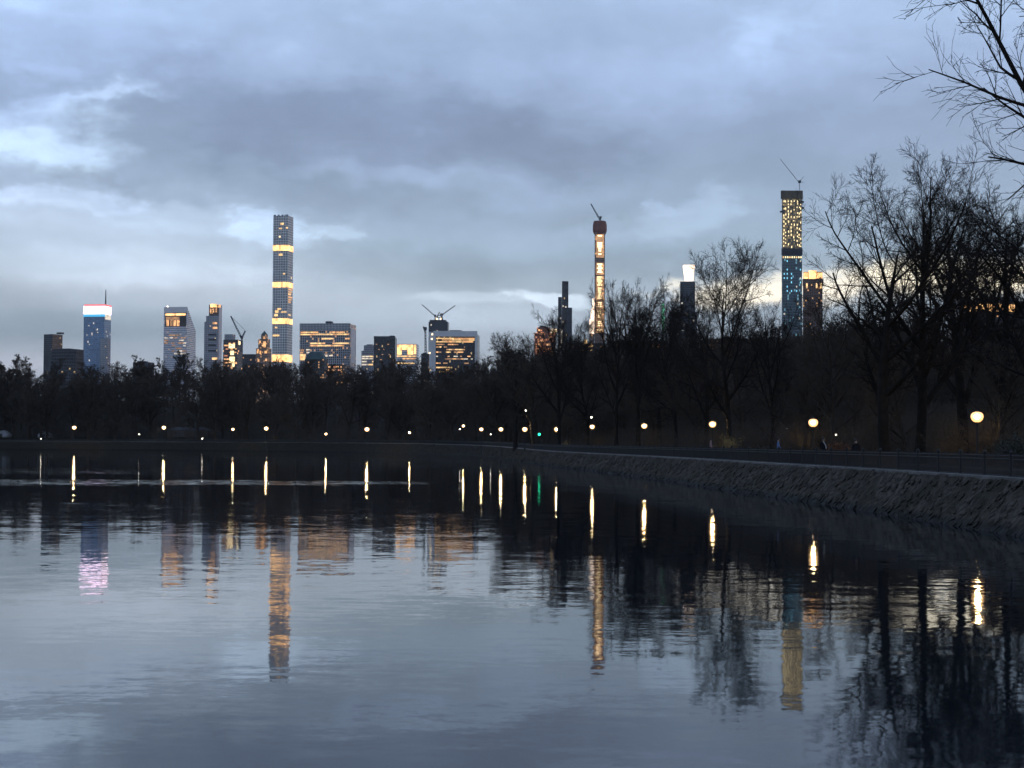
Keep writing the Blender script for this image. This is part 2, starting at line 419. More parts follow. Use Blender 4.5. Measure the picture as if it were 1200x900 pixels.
# loose laid stones on the bank
def make_riprap():
    rg = np.random.default_rng(11)
    acc = np.r_[0, np.cumsum(np.linalg.norm(np.diff(VL, axis=0), axis=1))]
    near = VL[:, 1] < 260
    Lmax = acc[near].max() if near.any() else acc[-1]
    lo = acc[near].min(); n = 14000
    d = lo + (Lmax - lo) * rg.random(n)
    c = np.stack([np.interp(d, acc, VL[:, k]) for k in (0, 1)], 1); nn = np.stack([np.interp(d, acc, VN[:, k]) for k in (0, 1)], 1)
    s = rg.uniform(-.25, 1.8, n)
    tt = np.stack([-nn[:, 1], nn[:, 0]], 1)
    cz = zcop(c[:, 1])
    T = np.column_stack([tt, np.zeros(n)]); S = np.column_stack([nn * 2, cz]); S /= np.linalg.norm(S, axis=1)[:, None]
    U = np.cross(T, S); U *= np.sign(U[:, 2])[:, None]
    an = rg.normal(R(30), .8, n)[:, None]
    A = T * np.cos(an) + S * np.sin(an); B = -T * np.sin(an) + S * np.cos(an)
    dims = np.column_stack([rg.uniform(.07, .27, n), rg.uniform(.06, .16, n), rg.uniform(.015, .06, n)]) * rg.choice([.5, .8, 1.0, 1.4], n)[:, None]
    cube = np.array([(-1, -1, -1), (1, -1, -1), (1, 1, -1), (-1, 1, -1), (-1, -1, 1), (1, -1, 1), (1, 1, 1), (-1, 1, 1)], float)
    loc = cube[None] * dims[:, None] * (1 + rg.uniform(-.3, .15, (n, 8, 3)))
    ctr = np.column_stack([c + nn * (s - .1)[:, None], cz * s / 2 + .1])
    V = ctr[:, None] + loc[..., 0:1] * A[:, None] + loc[..., 1:2] * B[:, None] + loc[..., 2:3] * U[:, None]
    fq = np.array([(0, 3, 2, 1), (4, 5, 6, 7), (0, 1, 5, 4), (1, 2, 6, 5), (2, 3, 7, 6), (3, 0, 4, 7)])
    Q = (np.arange(n)[:, None, None] * 8 + fq[None]).reshape(-1, 4)
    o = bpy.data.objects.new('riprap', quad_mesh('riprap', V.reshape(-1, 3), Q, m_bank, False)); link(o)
    o['kind'] = 'stuff'; o['label'] = 'grey stones laid on the sloping bank'; o['category'] = 'stones'
make_riprap()
def make_weeds():
    rg = np.random.default_rng(8); near = VL[:, 1] < 330; L, N_ = VL[near], VN[near]; n = 5200
    i = rg.integers(len(L) - 1, size=n); t = rg.random((n, 1)); c = L[i] * (1 - t) + L[i + 1] * t
    c = c[np.sin(c[:, 1] * .23) + np.sin(c[:, 1] * .71 + 2) + rg.normal(0, .5, len(c)) > .2]; n = len(c); i = rg.integers(1, size=n)
    k = np.array([int(np.argmin(np.hypot(L[:, 0] - a, L[:, 1] - b_))) for a, b_ in c]); s_ = rg.uniform(1.25, 1.9, n)
    p = np.column_stack([c + N_[k] * s_[:, None], zcop(c[:, 1]) * s_ / 2 + .05]); h = rg.uniform(.12, .42, n)
    a = rg.uniform(0, 6.28, n); w = np.column_stack([np.cos(a), np.sin(a), np.zeros(n)]) * .018; tip = np.column_stack([rg.normal(0, .1, (n, 2)), h])
    V = np.stack([p - w, p + w, p + tip + w * .2, p + tip - w * .2], 1).reshape(-1, 3)
    o = bpy.data.objects.new('weeds', quad_mesh('weeds', V, np.arange(n * 4).reshape(-1, 4), mat('dry_weeds', (.060, .050, .028), (.03, .028, .016), 2, .9), False)); link(o)
    o['kind'] = 'stuff'; o['label'] = 'dry weeds growing under the kerb of the bank'; o['category'] = 'weeds'
make_weeds()

# ------------------------------------------------------------------ water
def make_water():
    m, nt, bs = new_mat('water')
    bs.inputs['Base Color'].default_value = rgba((.006, .010, .014)); bs.inputs['IOR'].default_value = 1.29
    bs.inputs['Roughness'].default_value = 0.035
    P = nt.node('ShaderNodeNewGeometry').outputs['Position']; s = nt.sep(P)
    Pf = nt.xyz(s[0], s[1], 0.0)
    Pa = nt.xyz(nt.m('MULTIPLY', s[0], .45), s[1], 0.0)                 # crests run across the view
    _, c1 = nt.noise(Pa, 2.4, 2, .5); _, c2 = nt.noise(Pf, 7.0, 2, .5); _, c3 = nt.noise(Pa, .45, 2, .5)
    g1, _ = nt.noise(nt.xyz(nt.m('MULTIPLY', s[0], .4), s[1], 3.0), .035, 3, .55)
    calm = nt.m('MULTIPLY', nt.smooth(g1, .35, .65, .5, 1.25), nt.smooth(s[1], 18, 62, .7, 1.0))
    # cat's-paw of wind lying across the far half of the water
    wob, _ = nt.noise(nt.xyz(nt.m('MULTIPLY', s[0], .25), s[1], 8.0), .09, 4, .6)
    yy = nt.m('ADD', s[1], nt.m('MULTIPLY', nt.m('SUBTRACT', wob, .5), 40.0))
    b1 = nt.m('MULTIPLY', nt.smooth(yy, 143, 150), nt.smooth(yy, 163, 156))
    b1 = nt.m('MULTIPLY', b1, nt.smooth(s[0], -2, -14))
    b2 = nt.m('MULTIPLY', nt.smooth(yy, 178, 200), nt.smooth(yy, 260, 215))
    b2 = nt.m('MULTIPLY', b2, nt.smooth(s[0], -30, -48))
    gust = nt.m('ADD', nt.m('MULTIPLY', b1, 5.0), nt.m('MULTIPLY', b2, 2.5))
    def k(c, a): return nt.vm('SCALE', nt.vm('SUBTRACT', c, (.5, .5, .5)), scale=a)
    sl = nt.vm('ADD', nt.vm('ADD', k(c1, .030), k(c2, .018)), k(c3, .015))
    sl = nt.vm('SCALE', sl, scale=nt.m('ADD', calm, gust))
    q = nt.sep(sl)
    nn = nt.vm('NORMALIZE', nt.xyz(q[0], q[1], 1.0))
    nt.put(bs.inputs['Normal'], nn)
    mb = MB(); lp = LOOP + NRM * .6
    mb.add([(x, y, 0.0) for x, y in lp[::3]], [tuple(range(len(lp[::3])))])
    mb.build('water', m, kind='structure')
make_water()

# ------------------------------------------------------------------ trees
def unit(a): return a / np.maximum(np.linalg.norm(a, axis=-1, keepdims=True), 1e-9)
def tubes(P, Rd, sides):
    N, n, _ = P.shape
    T = np.empty_like(P); T[:, 1:-1] = P[:, 2:] - P[:, :-2]; T[:, 0] = P[:, 1] - P[:, 0]; T[:, -1] = P[:, -1] - P[:, -2]; T = unit(T)
    ref = np.where(np.abs(T[:, :1, 2:3]) < .9, np.array([0, 0, 1.0]), np.array([1.0, 0, 0]))
    U = np.cross(T[:, :1], ref); U = U - (U * T).sum(-1, keepdims=True) * T; U = unit(U); W = np.cross(T, U)
    an = 2 * np.pi * np.arange(sides) / sides
    V = P[:, :, None] + Rd[:, :, None, None] * (U[:, :, None] * np.cos(an)[None, None, :, None] + W[:, :, None] * np.sin(an)[None, None, :, None])
    i = np.arange(N)[:, None, None] * n * sides; j = np.arange(n - 1)[None, :, None] * sides; k = np.arange(sides)[None, None]; k2 = (k + 1) % sides
    Q = np.stack([i + j + k, i + j + k2, i + j + sides + k2, i + j + sides + k], -1).reshape(-1, 4)
    return V.reshape(-1, 3), Q
def grow(start, d, L, nseg, wob, trop, rg, droop=0.0):
    """polylines from start along d"""
    N = len(start); P = np.empty((N, nseg + 1, 3)); P[:, 0] = start; d = unit(d)
    for i in range(nseg):
        P[:, i + 1] = P[:, i] + d * (L / nseg)[:, None]
        d = d + rg.normal(0, wob, (N, 3)); d[:, 2] += trop - droop * (1 - i / nseg); d = unit(d)
    return P
def sprout(P, Rd, k, t0, t1, ang, ratio, rg, nseg, wob, trop, taper=.6, rmin=.004, lenfun=None, rfac=.62):
    """k children on each polyline of P"""
    N, n, _ = P.shape
    t = (np.arange(k)[None] + rg.random((N, k))) / k; t = t0 + (t1 - t0) * t
    x = t * (n - 1); i = np.minimum(x.astype(int), n - 2); f = (x - i)[..., None]; r_ = np.arange(N)[:, None]
    A, B = P[r_, i], P[r_, i + 1]; S = A + (B - A) * f; T = unit(B - A)
    rp = Rd[r_, i] * (1 - f[..., 0]) + Rd[r_, i + 1] * f[..., 0]
    L = np.linalg.norm(np.diff(P, axis=1), axis=2).sum(1)[:, None]
    Lc = L * ratio * (lenfun(t) if lenfun else (1 - taper * t)) * rg.uniform(.65, 1.25, (N, k))
    az = np.arange(k)[None] * 2.4 + rg.uniform(0, 6.28, (N, 1)) + rg.normal(0, .5, (N, k))
    ref = np.where(np.abs(T[..., 2:3]) < .9, np.array([0, 0, 1.0]), np.array([1.0, 0, 0]))
    U = unit(np.cross(T, ref)); Wv = np.cross(T, U)
    a = (ang[0] + (ang[1] - ang[0]) * rg.random((N, k)))[..., None]
    D = T * np.cos(a) + (U * np.cos(az)[..., None] + Wv * np.sin(az)[..., None]) * np.sin(a)
    S, D, Lc, rp = S.reshape(-1, 3), D.reshape(-1, 3), Lc.ravel(), rp.ravel()
    C = grow(S, D, Lc, nseg, wob, trop, rg)
    r0 = np.maximum(rp * rfac, rmin)
    RR = r0[:, None] * (1 - np.linspace(0, 1, nseg + 1)[None] * .7); RR = np.maximum(RR, rmin * .8)
    return C, RR

TM = {}
def tree_meshes(key, seed, h, r, form, detail, twig):
    """trunk and crown meshes of one bare tree"""
    rg = np.random.default_rng(seed)
    lean = rg.normal(0, .05, 3); lean[2] = 1
    n0 = 12
    tr = grow(np.zeros((1, 3)), lean[None], np.array([h * .78]), n0, .055 if form != 'elm' else .04, .03, rg)
    tz = np.linspace(0, 1, n0 + 1)
    tr_r = (r * (1 - tz) ** .8 + .03)[None]; tr_r[0, 0] *= 1.35
    if form == 'oak':
        lf = lambda t: .30 + .75 * np.sin(np.pi * np.clip((t - .08) / .95, 0, 1)) ** .8
        l1 = sprout(tr, tr_r, 12, .22, .96, (R(34), R(66)), .58, rg, 10, .055, .045, lenfun=lf, rfac=.66)
    elif form == 'elm':
        lf = lambda t: 1.15 - .75 * t
        l1 = sprout(tr, tr_r, 12, .20, .95, (R(22), R(52)), .66, rg, 10, .05, .02, lenfun=lf, rfac=.66)
    else:
        lf = lambda t: .9 - .55 * t
        l1 = sprout(tr, tr_r, 19, .10, .97, (R(32), R(62)), .46, rg, 8, .065, .06, lenfun=lf, rfac=.55)
    l2 = sprout(*l1, detail[0], .14, 1.0, (R(24), R(58)), .44, rg, 6, .07, .035, rfac=.58, rmin=twig * 1.6, taper=.35)
    l3 = sprout(*l2, detail[1], .10, 1.0, (R(24), R(56)), .52, rg, 4, .07, .03, rfac=.58, rmin=twig * 1.2, taper=.35)
    l4 = sprout(*l3, detail[2], .08, 1.0, (R(18), R(42)), .66, rg, 4, .06, .02, rfac=.62, rmin=twig, taper=.35)
    lv = [l2, l3, l4]
    if len(detail) > 3: lv.append(sprout(*l4, detail[3], .10, 1.0, (R(18), R(45)), .72, rg, 2, .08, .01, rfac=.7, rmin=twig * .8, taper=.3))
    def join(parts):
        V = []; Q = []; b = 0
        for (P, RR), sd in parts:
            v, q = tubes(P, RR, sd); V.append(v); Q.append(q + b); b += len(v)
        return np.vstack(V), np.vstack(Q)
    a = join([((tr, tr_r), 10), (l1, 6)])
    c = join([(x, 4 if i == 0 else 3) for i, x in enumerate(lv)])
    k = h / max(a[0][:, 2].max(), c[0][:, 2].max()); a[0][:, 2] *= k; c[0][:, 2] *= k
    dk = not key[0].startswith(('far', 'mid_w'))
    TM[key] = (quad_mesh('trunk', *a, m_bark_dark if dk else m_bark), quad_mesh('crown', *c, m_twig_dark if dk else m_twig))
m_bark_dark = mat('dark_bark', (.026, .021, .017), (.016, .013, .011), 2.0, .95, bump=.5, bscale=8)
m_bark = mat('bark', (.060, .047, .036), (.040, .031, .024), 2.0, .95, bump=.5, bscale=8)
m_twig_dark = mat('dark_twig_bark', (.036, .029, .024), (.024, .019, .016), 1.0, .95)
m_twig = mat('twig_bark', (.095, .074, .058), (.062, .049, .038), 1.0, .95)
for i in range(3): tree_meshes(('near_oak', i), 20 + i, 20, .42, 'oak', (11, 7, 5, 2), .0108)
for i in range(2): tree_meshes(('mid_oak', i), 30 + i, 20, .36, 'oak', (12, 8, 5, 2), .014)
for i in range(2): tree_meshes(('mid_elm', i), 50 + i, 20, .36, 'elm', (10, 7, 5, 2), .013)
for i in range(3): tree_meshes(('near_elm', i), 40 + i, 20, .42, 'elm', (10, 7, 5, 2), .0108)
for i, fm in enumerate(('oak', 'elm', 'lime', 'oak', 'lime', 'elm')): tree_meshes(('mid_wood', i), 60 + i, 20, .30, fm, (9, 8, 6), .015)
for i, fm in enumerate(('oak', 'elm', 'lime', 'oak', 'lime', 'oak')): tree_meshes(('far', i), 80 + i, 20, .30, fm, (8, 8, 7), .034)

def place_tree(key, x, y, h, label, group=None, rz=None, sx=1.0, name='bare_tree', z=None):
    zb = gxy(x, y) if z is None else z
    k = h / 20.0
    t = thing(name, label, 'tree', (x, y, zb - .15), random.uniform(0, 6.28) if rz is None else rz, group)
    t.scale = (k * sx, k * sx, k)
    for nm, me in zip(('trunk', 'crown'), TM[key]):
        link(bpy.data.objects.new(nm, me), t)
    return t
def tree_px(key, px, Y, ytop, label, group=None, rz=None, sx=1.0, name='bare_tree'):
    p = at(px, 480, Y); x = float(p[0]); zb = gxy(x, Y)
    return place_tree(key, x, Y, float(zat(px, ytop, Y)) - zb, label, group, rz, sx, name)

TURN = 5.2
near = [
    (('near_oak', 0), 1037, 113, 172, .88, 'large bare tree with a thick trunk, left one of the thick pair on the right'),
    (('near_elm', 0), 1078, 119, 166, .8, 'large bare tree with a thick straight trunk, right one of two on the right bank'),
    (('near_elm', 1), 1128, 128, 170, .86, 'bare tree with a slimmer trunk standing just left of the rightmost lit lamp'),
    (('near_oak', 1), 1222, 96, 118, .72, 'bare tree at the right edge, a dense fan of boughs below the top corner branches'),
    (('near_oak', 2), 1328, 74, -185, .78, 'nearest bare tree, trunk out of frame, long limbs reaching into the top right corner'),
    (('mid_oak', 0), 856, 186, 277, .72, 'bare tree with a full rounded crown standing alone left of the dotted tall tower'),
    (('mid_elm', 0), 748, 236, 316, .66, 'bare tree with an upright narrow crown right of the slender brown tower'),
    (('mid_elm', 1), 722, 262, 322, .6, 'slim bare tree touching the slender brown tower on its right side'),
    (('mid_oak', 1), 793, 250, 328, .7, 'bare tree in front of the tower with the glowing white top'),
    (('mid_elm', 0), 655, 300, 352, .8, 'bare tree in front of the tall thin black tower'),
    (('mid_elm', 1), 905, 205, 345, .7, 'bare tree just left of the foot of the dotted tall tower'),
    (('near_elm', 2), 1168, 142, 196, .95, 'bare tree standing behind the rightmost lit lamp, its crown among its taller neighbours'),
    (('mid_oak', 0), 774, 275, 338, .75, 'bare tree behind the green dotted spire, left of the tower with the glowing white top'),
    (('mid_elm', 0), 828, 232, 334, .7, 'bare tree between the glowing white topped tower and the full rounded crown'),
    (('mid_oak', 1), 690, 290, 352, .6, 'low bare tree before the foot of the slender brown tower'),
    (('mid_elm', 1), 604, 380, 384, .9, 'low bare tree right of the white framed office block'),
    (('mid_wood', 0), 975, 160, 330, .75, 'smaller bare tree filling the gap left of the two thick trunks'),
    (('mid_wood', 1), 625, 350, 372, .9, 'bare tree in front of the brown lit block left of the thin black tower'),
]
for k_, px, Y, yt, sx, lb in near: tree_px(k_, px, Y, yt, lb, None, random.uniform(0, 6.28) + (TURN if px == 1328 else 0), sx)

# the woods: every tree a thing, standing clear of the path
rw = random.Random(5)
spots = []
def free(x, y, dmin): return all((x - a) ** 2 + (y - b) ** 2 > dmin * dmin for a, b in spots)
nfar = 0
G1, L1 = 'bare trees of the dark wood along the far shore', 'bare tree among the dark wood along the far left shore'
G2, L2 = 'bare trees of the dark wood behind the right path', 'bare tree among the dark wood behind the lamps of the right path'
for ring, (s0, s1, n, h0, h1) in enumerate([(14, 28, 34, 20, 26), (26, 60, 48, 24, 30), (60, 110, 50, 23, 29), (110, 230, 62, 21, 27)]):
    c = 0; tries = 0
    while c < n and tries < 4000:
        tries += 1
        i = rw.randrange(len(VL)); s = rw.uniform(s0, s1)
        x, y = VL[i] + VN[i] * s
        if y < 380 or x / y < -.36 or not free(x, y, 6.5): continue
        spots.append((x, y)); c += 1
        left = x / y < -.015
        place_tree(('far', rw.randrange(6)), x, y, rw.uniform(h0, h1), L1 if left else L2, G1 if left else G2, None, rw.uniform(1.0, 1.6))
for ring, (s0, s1, n, h0, h1) in enumerate([(12, 30, 24, 9, 16), (30, 80, 30, 12, 18), (80, 200, 40, 14, 21)]):
    c = 0; tries = 0
    while c < n and tries < 4000:
        tries += 1
        i = rw.randrange(len(VL)); s = rw.uniform(s0, s1)
        x, y = VL[i] + VN[i] * s
        if y > 420 or y < 85 or x / y > .36 or not free(x, y, 6): continue
        hh = rw.uniform(h0, h1)
        zt_ = gxy(x, y) + hh; cap = .062 * y + 3.8 if x / y < .2 else .075 * y + 3.8
        hh = min(hh, cap - gxy(x, y) + rw.uniform(-1.5, 1.0))
        if hh < 5: continue
        spots.append((x, y)); c += 1
        place_tree(('far' if y > 230 else 'mid_wood', rw.randrange(6)), x, y, hh, L2, G2, None, rw.uniform(1.0, 1.5))

# tangled undergrowth on the rising ground, too dense to count
def thicket(name, n, region, hrange, seed, label):
    rg = np.random.default_rng(seed); pts = []
    while len(pts) < n:
        i = rg.integers(len(VL)); s = rg.uniform(*region[0]); p = VL[i] + VN[i] * s
        if region[1](p[0], p[1]): pts.append((p[0], p[1], float(gz(np.float64(s), p[0], p[1]))))
    S = np.array(pts); k = 9
    S2 = np.repeat(S, k, 0); S2[:, :2] += rg.normal(0, .7, (n * k, 2))
    D = rg.normal(0, .38, (n * k, 3)); D[:, 2] = 1
    Ln = rg.uniform(*hrange, n * k)
    P = grow(S2, D, Ln, 3, .12, .02, rg); Rr = np.repeat(np.array([[.035, .03, .022, .012]]), n * k, 0)
    C, CR = sprout(P, Rr, 6, .2, 1, (R(20), R(60)), .45, rg, 2, .15, .03, rmin=.016)
    v1, q1 = tubes(P, Rr, 3); v2, q2 = tubes(C, CR, 3)
    o = bpy.data.objects.new(name, quad_mesh(name, np.vstack([v1, v2]), np.vstack([q1, q2 + len(v1)]), m_twig)); link(o)
    o['kind'] = 'stuff'; o['label'] = label; o['category'] = 'undergrowth'
thicket('undergrowth', 2600, ((15, 190), lambda x, y: y > 380 and x / y > -.36), (2.5, 8), 1, 'dark tangled undergrowth between the trees of the far wood')
thicket('undergrowth', 1300, ((11, 70), lambda x, y: 80 < y < 420 and x / y < .36), (1.2, 4), 2, 'dark tangled undergrowth between the trees behind the right path')

# ------------------------------------------------------------------ park lamps
m_iron = mat('black_iron', (.018, .018, .02), (.012, .012, .013), 4, .5, .3)
def globe_mat(name, core, rim, sc, sr):
    """frosted glass round a bulb: hot where one looks through it at the bulb, warm towards the rim"""
    m, nt, bs = new_mat(name)
    bs.inputs['Base Color'].default_value = rgba((.5, .45, .35)); bs.inputs['Roughness'].default_value = .4
    lw = nt.node('ShaderNodeLayerWeight'); lw.inputs[0].default_value = .5
    k1 = nt.smooth(lw.outputs['Facing'], .02, .13); k2 = nt.smooth(lw.outputs['Facing'], .35, .95)
    mid = tuple(.5 * (a + b) for a, b in zip(core, rim))
    nt.put(bs.inputs['Emission Color'], nt.mix(k2, nt.mix(k1, rgba(core), rgba(mid)), rgba(rim)))
    st = nt.m('ADD', nt.m('MULTIPLY', nt.m('SUBTRACT', 1.0, k1), sc), nt.m('SUBTRACT', sr * 1.9, nt.m('MULTIPLY', k2, sr * 1.0)))
    nt.put(bs.inputs['Emission Strength'], st)
    return m
m_globe = globe_mat('lamp_glass', (1.0, .76, .38), (1.0, .44, .10), 260, 1.0)
m_globe_w = globe_mat('lamp_glass_white', (1.0, .92, .78), (1.0, .75, .42), 40, .9)
def lamp_proto(gm, name, label, cat='lamp', group='lit park lamps along the shore path'):
    t = thing(name, label, cat, (0, 0, 0), 0, group)
    MB().lathe([(.24, 0), (.24, .12), (.17, .2), (.17, .5), (.11, .62), (.11, .7)], 10).build('base', m_iron, t)
    MB().lathe([(.075, .7), (.06, 1.6), (.05, 2.55), (.09, 2.6), (.09, 2.66), (.05, 2.7), (.12, 2.78)], 10).build('post', m_iron, t)
    MB().lathe([(.14, 2.78), (.25, 2.83), (.36, 2.95), (.42, 3.12), (.40, 3.28), (.29, 3.41), (.10, 3.46)], 14).build('globe', gm, t, True)
    MB().lathe([(.13, 3.465), (.14, 3.49), (.05, 3.56), (.03, 3.62), (.05, 3.65), (.01, 3.74)], 10).build('cap', m_iron, t)
    return t
def by_shore(px, Y0, s):
    """distance along a line of sight at which it is s metres beyond the far waterline"""
    return min(np.arange(Y0 - 90, Y0 + 60, .5), key=lambda y: abs(sdist(float(at(px, 505, y)[0]), y) - s))
def set_lamp(o, px, py, Y, label, k=1.0):
    """stands the lamp on the ground, its post as long as the photo's lamp is high"""
    x = float(at(px, py, Y)[0]); zg = gxy(x, Y); hz = max(.55, float(zat(px, py, Y)) - zg); k = min(k, hz / 1.25)
    d = hz / k - 3.16; f = (2.08 + d) / 2.08
    o.location = (x, Y, zg); o.scale = (k, k, k); o['label'] = label
    for c in o.children:
        n = c.name.split('.')[0]
        if n in ('globe', 'cap'): c.location.z = d
        elif n == 'post': c.scale.z = f; c.location.z = .7 - .7 * f
lamps = [
    (1145, 488, 106, 'lit park lamp nearest the camera, rightmost of the row on the right bank'),
    (953, 495, 140, 'lit park lamp left of the two thick tree trunks, second from the right end'),
    (835, 497, 186, 'lit park lamp left of the pale dry bush, third from the right end'),
    (755, 499, 222, 'lit park lamp with a yellow globe, fourth from the right end'),
    (694, 500, 262, 'lit park lamp below a small high white light, fifth from the right end'),
    (653, 503, 306, 'lit park lamp just right of the green traffic light'),
    (615, 503, 350, 'lit park lamp just left of the green traffic light'),
    (587, 503, 398, 'lit park lamp in the far right row, second one left of the green traffic light'),
    (564, 503, 446, 'lit park lamp in the far right row, third one left of the green traffic light'),
    (543, 499, 500, 'small lit park lamp at the far end of the right path above a second light'),
    (480, 507, 575, 'faint lit park lamp right of the middle of the far left shore'),
    (430, 503, 625, 'bright lit park lamp on the far shore straight below the plain dark block'),
    (382, 508.5, 650, 'dim greenish lit park lamp on the far shore below the wide lit office block'),
    (312, 502, 668, 'bright lit park lamp on the far shore straight below the tallest lit tower'),
    (273, 503, 680, 'smaller lit park lamp on the far shore left of the one below the tallest tower'),
    (192, 501, 690, 'bright lit park lamp on the far shore beside the low pale gatehouse'),
    (87, 501, 690, 'leftmost bright lit park lamp on the far shore near the white tent'),
]
lp = lamp_proto(m_globe, 'park_lamp', '')
for i, (px, py, Y, lb) in enumerate(lamps):
    o = lp if i == 0 else copy_tree(lp)
    if px < 500: Y = float(by_shore(px, Y, 8.6))
    set_lamp(o, px, py, Y, lb, {382: 1.2, 480: 1.1, 273: 1.4, 543: 1.1}.get(px, (.96 if Y < 300 else 1.35) if Y < 500 else 2.0))
smalls = [
    (616, 481, 420, 'small white street light standing high above the lamp left of the green signal', 1.0),
    (693, 489, 330, 'small white street light seen right above a yellow lamp globe', .9),
    (923, 501, 230, 'small white street light in the dark trees left of the bright second lamp', .9),
    (980, 509.5, 210, 'small white street light in the dark trees right of the bright second lamp', .8),
    (575, 509, 470, 'small white path light between two yellow lamps at the far end of the right path', .8),
    (163, 509, 700, 'small white path light left of the pale gatehouse on the far shore', .9),
    (237, 514, 668, 'low yellow path light right of the pale gatehouse on the far shore', 1.1),
    (48, 514, 672, 'low white path light beside the white tent at the far left', 1.0),
    (539, 503, 492, 'small white path light just below a yellow lamp at the bend of the shore', .8),
]
sp = lamp_proto(m_globe_w, 'street_light', '', 'street light', 'small white lights among the trees')
for i, (px, py, Y, lb, k) in enumerate(smalls):
    o = sp if i == 0 else copy_tree(sp)
    if px < 500: Y = float(by_shore(px, Y, 8.0))
    set_lamp(o, px, py, Y, lb, k * .62)
# traffic light
m_green = emat('green_lens', (.02, 1.0, .45), 4)
p = at(632, 509, 345); zg = gxy(p[0], 345); hz = float(p[2]) - zg
t = thing('traffic_light', 'traffic light glowing green among the trees behind the right path', 'traffic light', (p[0], 345, zg))
MB().beam((0, .2, 0), (0, .2, hz + .7), .07, .06, 8).build('pole', m_iron, t)
MB().box(-.2, .2, -.1, .14, hz - .6, hz + .7).build('housing', m_iron, t)
MB().lathe([(.0, 0), (.26, .0), (.26, .08), (.0, .1)], 12).build('green_lens', m_green, t).matrix_local = Matrix.Translation((0, -.1, hz)) @ Matrix.Rotation(R(90), 4, 'X')

# ------------------------------------------------------------------ iron fence along the bank
def make_fence():
    t = thing('iron_fence', 'long black iron picket fence along the top of the stone bank', 'fence')
    sel = (VL[:, 1] < 575) | (VL[:, 0] > -60)
    A = (VL + VN * 2.9)[sel]; d = np.r_[0, np.cumsum(np.linalg.norm(np.diff(A, axis=0), axis=1))]
    def pos(s): x = np.interp(s, d, A[:, 0]); y = np.interp(s, d, A[:, 1]); return np.stack([x, y, zcop(y)], -1)
    s = np.arange(0, d[-1], .16); B = pos(s); n = len(s)
    P = np.stack([B + (0, 0, .05), B + (0, 0, 1.22)], 1)
    v, q = tubes(P, np.full((n, 2), .019), 4)
    link(bpy.data.objects.new('picket_panel', quad_mesh('picket_panel', v, q, m_iron, False)), t)
    s = np.arange(0, d[-1], 2.0); C = pos(s); V = []; Q = []; b = 0
    for z in (.16, .95, 1.12):
        v, q = tubes((C + (0, 0, z))[None], np.full((1, len(C)), .026), 4); V.append(v); Q.append(q + b); b += len(v)
    link(bpy.data.objects.new('rail', quad_mesh('rail', np.vstack(V), np.vstack(Q), m_iron, False)), t)
    pm = MB().lathe([(.085, 0), (.075, 1.2), (.10, 1.22), (.105, 1.30), (.03, 1.40)], 8).build('post', m_iron, t)
    near = sorted((float(y) for y in np.arange(0, d[-1], 4.0)), key=lambda q_: float(np.hypot(*pos(q_)[:2])))[:95]
    for i, sv in enumerate(near):
        o = pm if i == 0 else pm.copy()
        if i: link(o, t)
        o.location = pos(sv)
make_fence()

# ------------------------------------------------------------------ bushes
def make_bush(name, px, Y, h, w, m, label, n, seed, leaf=.07, s_extra=0):
    x = float(at(px, 510, Y)[0]); rg = np.random.default_rng(seed)
    t = thing(name, label, 'bush', (x, Y, gxy(x, Y)))
    D = rg.normal(0, .5, (26, 3)); D[:, 2] = 1
    P = grow(rg.normal(0, .1, (26, 3)) * (1, 1, 0), D, rg.uniform(.5, 1, 26) * h, 5, .15, .02, rg); Rr = np.repeat(np.linspace(.02, .006, 6)[None], 26, 0)
    C, CR = sprout(P, Rr, 7, .2, 1, (R(20), R(60)), .45, rg, 3, .15, .0, rmin=.005)
    v1, q1 = tubes(P, Rr, 4); v2, q2 = tubes(C, CR, 3)
    o = bpy.data.objects.new('stem', quad_mesh('stem', np.vstack([v1, v2]), np.vstack([q1, q2 + len(v1)]), m_twig)); link(o, t); o.scale = (w, w, 1)
    pts = np.vstack([C.reshape(-1, 3), P.reshape(-1, 3)]); c = pts[rg.integers(len(pts), size=n)] + rg.normal(0, .12, (n, 3)); c[:, 2] = np.abs(c[:, 2])
    a = unit(rg.normal(0, 1, (n, 3))); b = unit(np.cross(a, rg.normal(0, 1, (n, 3)))); l = rg.uniform(.5, 1.3, n)[:, None] * leaf
    V = np.stack([c - a * l, c + b * l * .5, c + a * l, c - b * l * .5], 1).reshape(-1, 3); Q = np.arange(n * 4).reshape(-1, 4)
    o = bpy.data.objects.new('foliage', quad_mesh('foliage', V, Q, m, False)); link(o, t); o.scale = (w, w, 1)
m_pale_twig = mat('pale_twig', (.105, .08, .055), (.06, .047, .034), 2, .9)
def bare_shrub(px, Y, h, w, label, seed):
    x = float(at(px, 500, Y)[0]); rg = np.random.default_rng(seed); n = 30
    t = thing('bare_shrub', label, 'shrub', (x, Y, gxy(x, Y)))
    D = rg.normal(0, .42, (n, 3)); D[:, 2] = 1
    P = grow(rg.normal(0, .18, (n, 3)) * (1, 1, 0), D, rg.uniform(.55, 1, n) * h, 7, .12, -.03, rg); Rr = np.repeat(np.linspace(.022, .006, 8)[None], n, 0)
    C, CR = sprout(P, Rr, 9, .2, 1, (R(20), R(60)), .42, rg, 4, .14, -.03, rmin=.006)
    C2, CR2 = sprout(C, CR, 4, .15, 1, (R(20), R(55)), .5, rg, 3, .12, -.03, rmin=.005)
    v1, q1 = tubes(P, Rr, 4); v2, q2 = tubes(C, CR, 3); v3, q3 = tubes(C2, CR2, 3)
    for nm, V_, Q_ in (('stem', v1, q1), ('crown', np.vstack([v2, v3]), np.vstack([q2, q3 + len(v2)]))):
        o = bpy.data.objects.new(nm, quad_mesh(nm, V_, Q_, m_pale_twig)); link(o, t); o.scale = (w, w, 1)
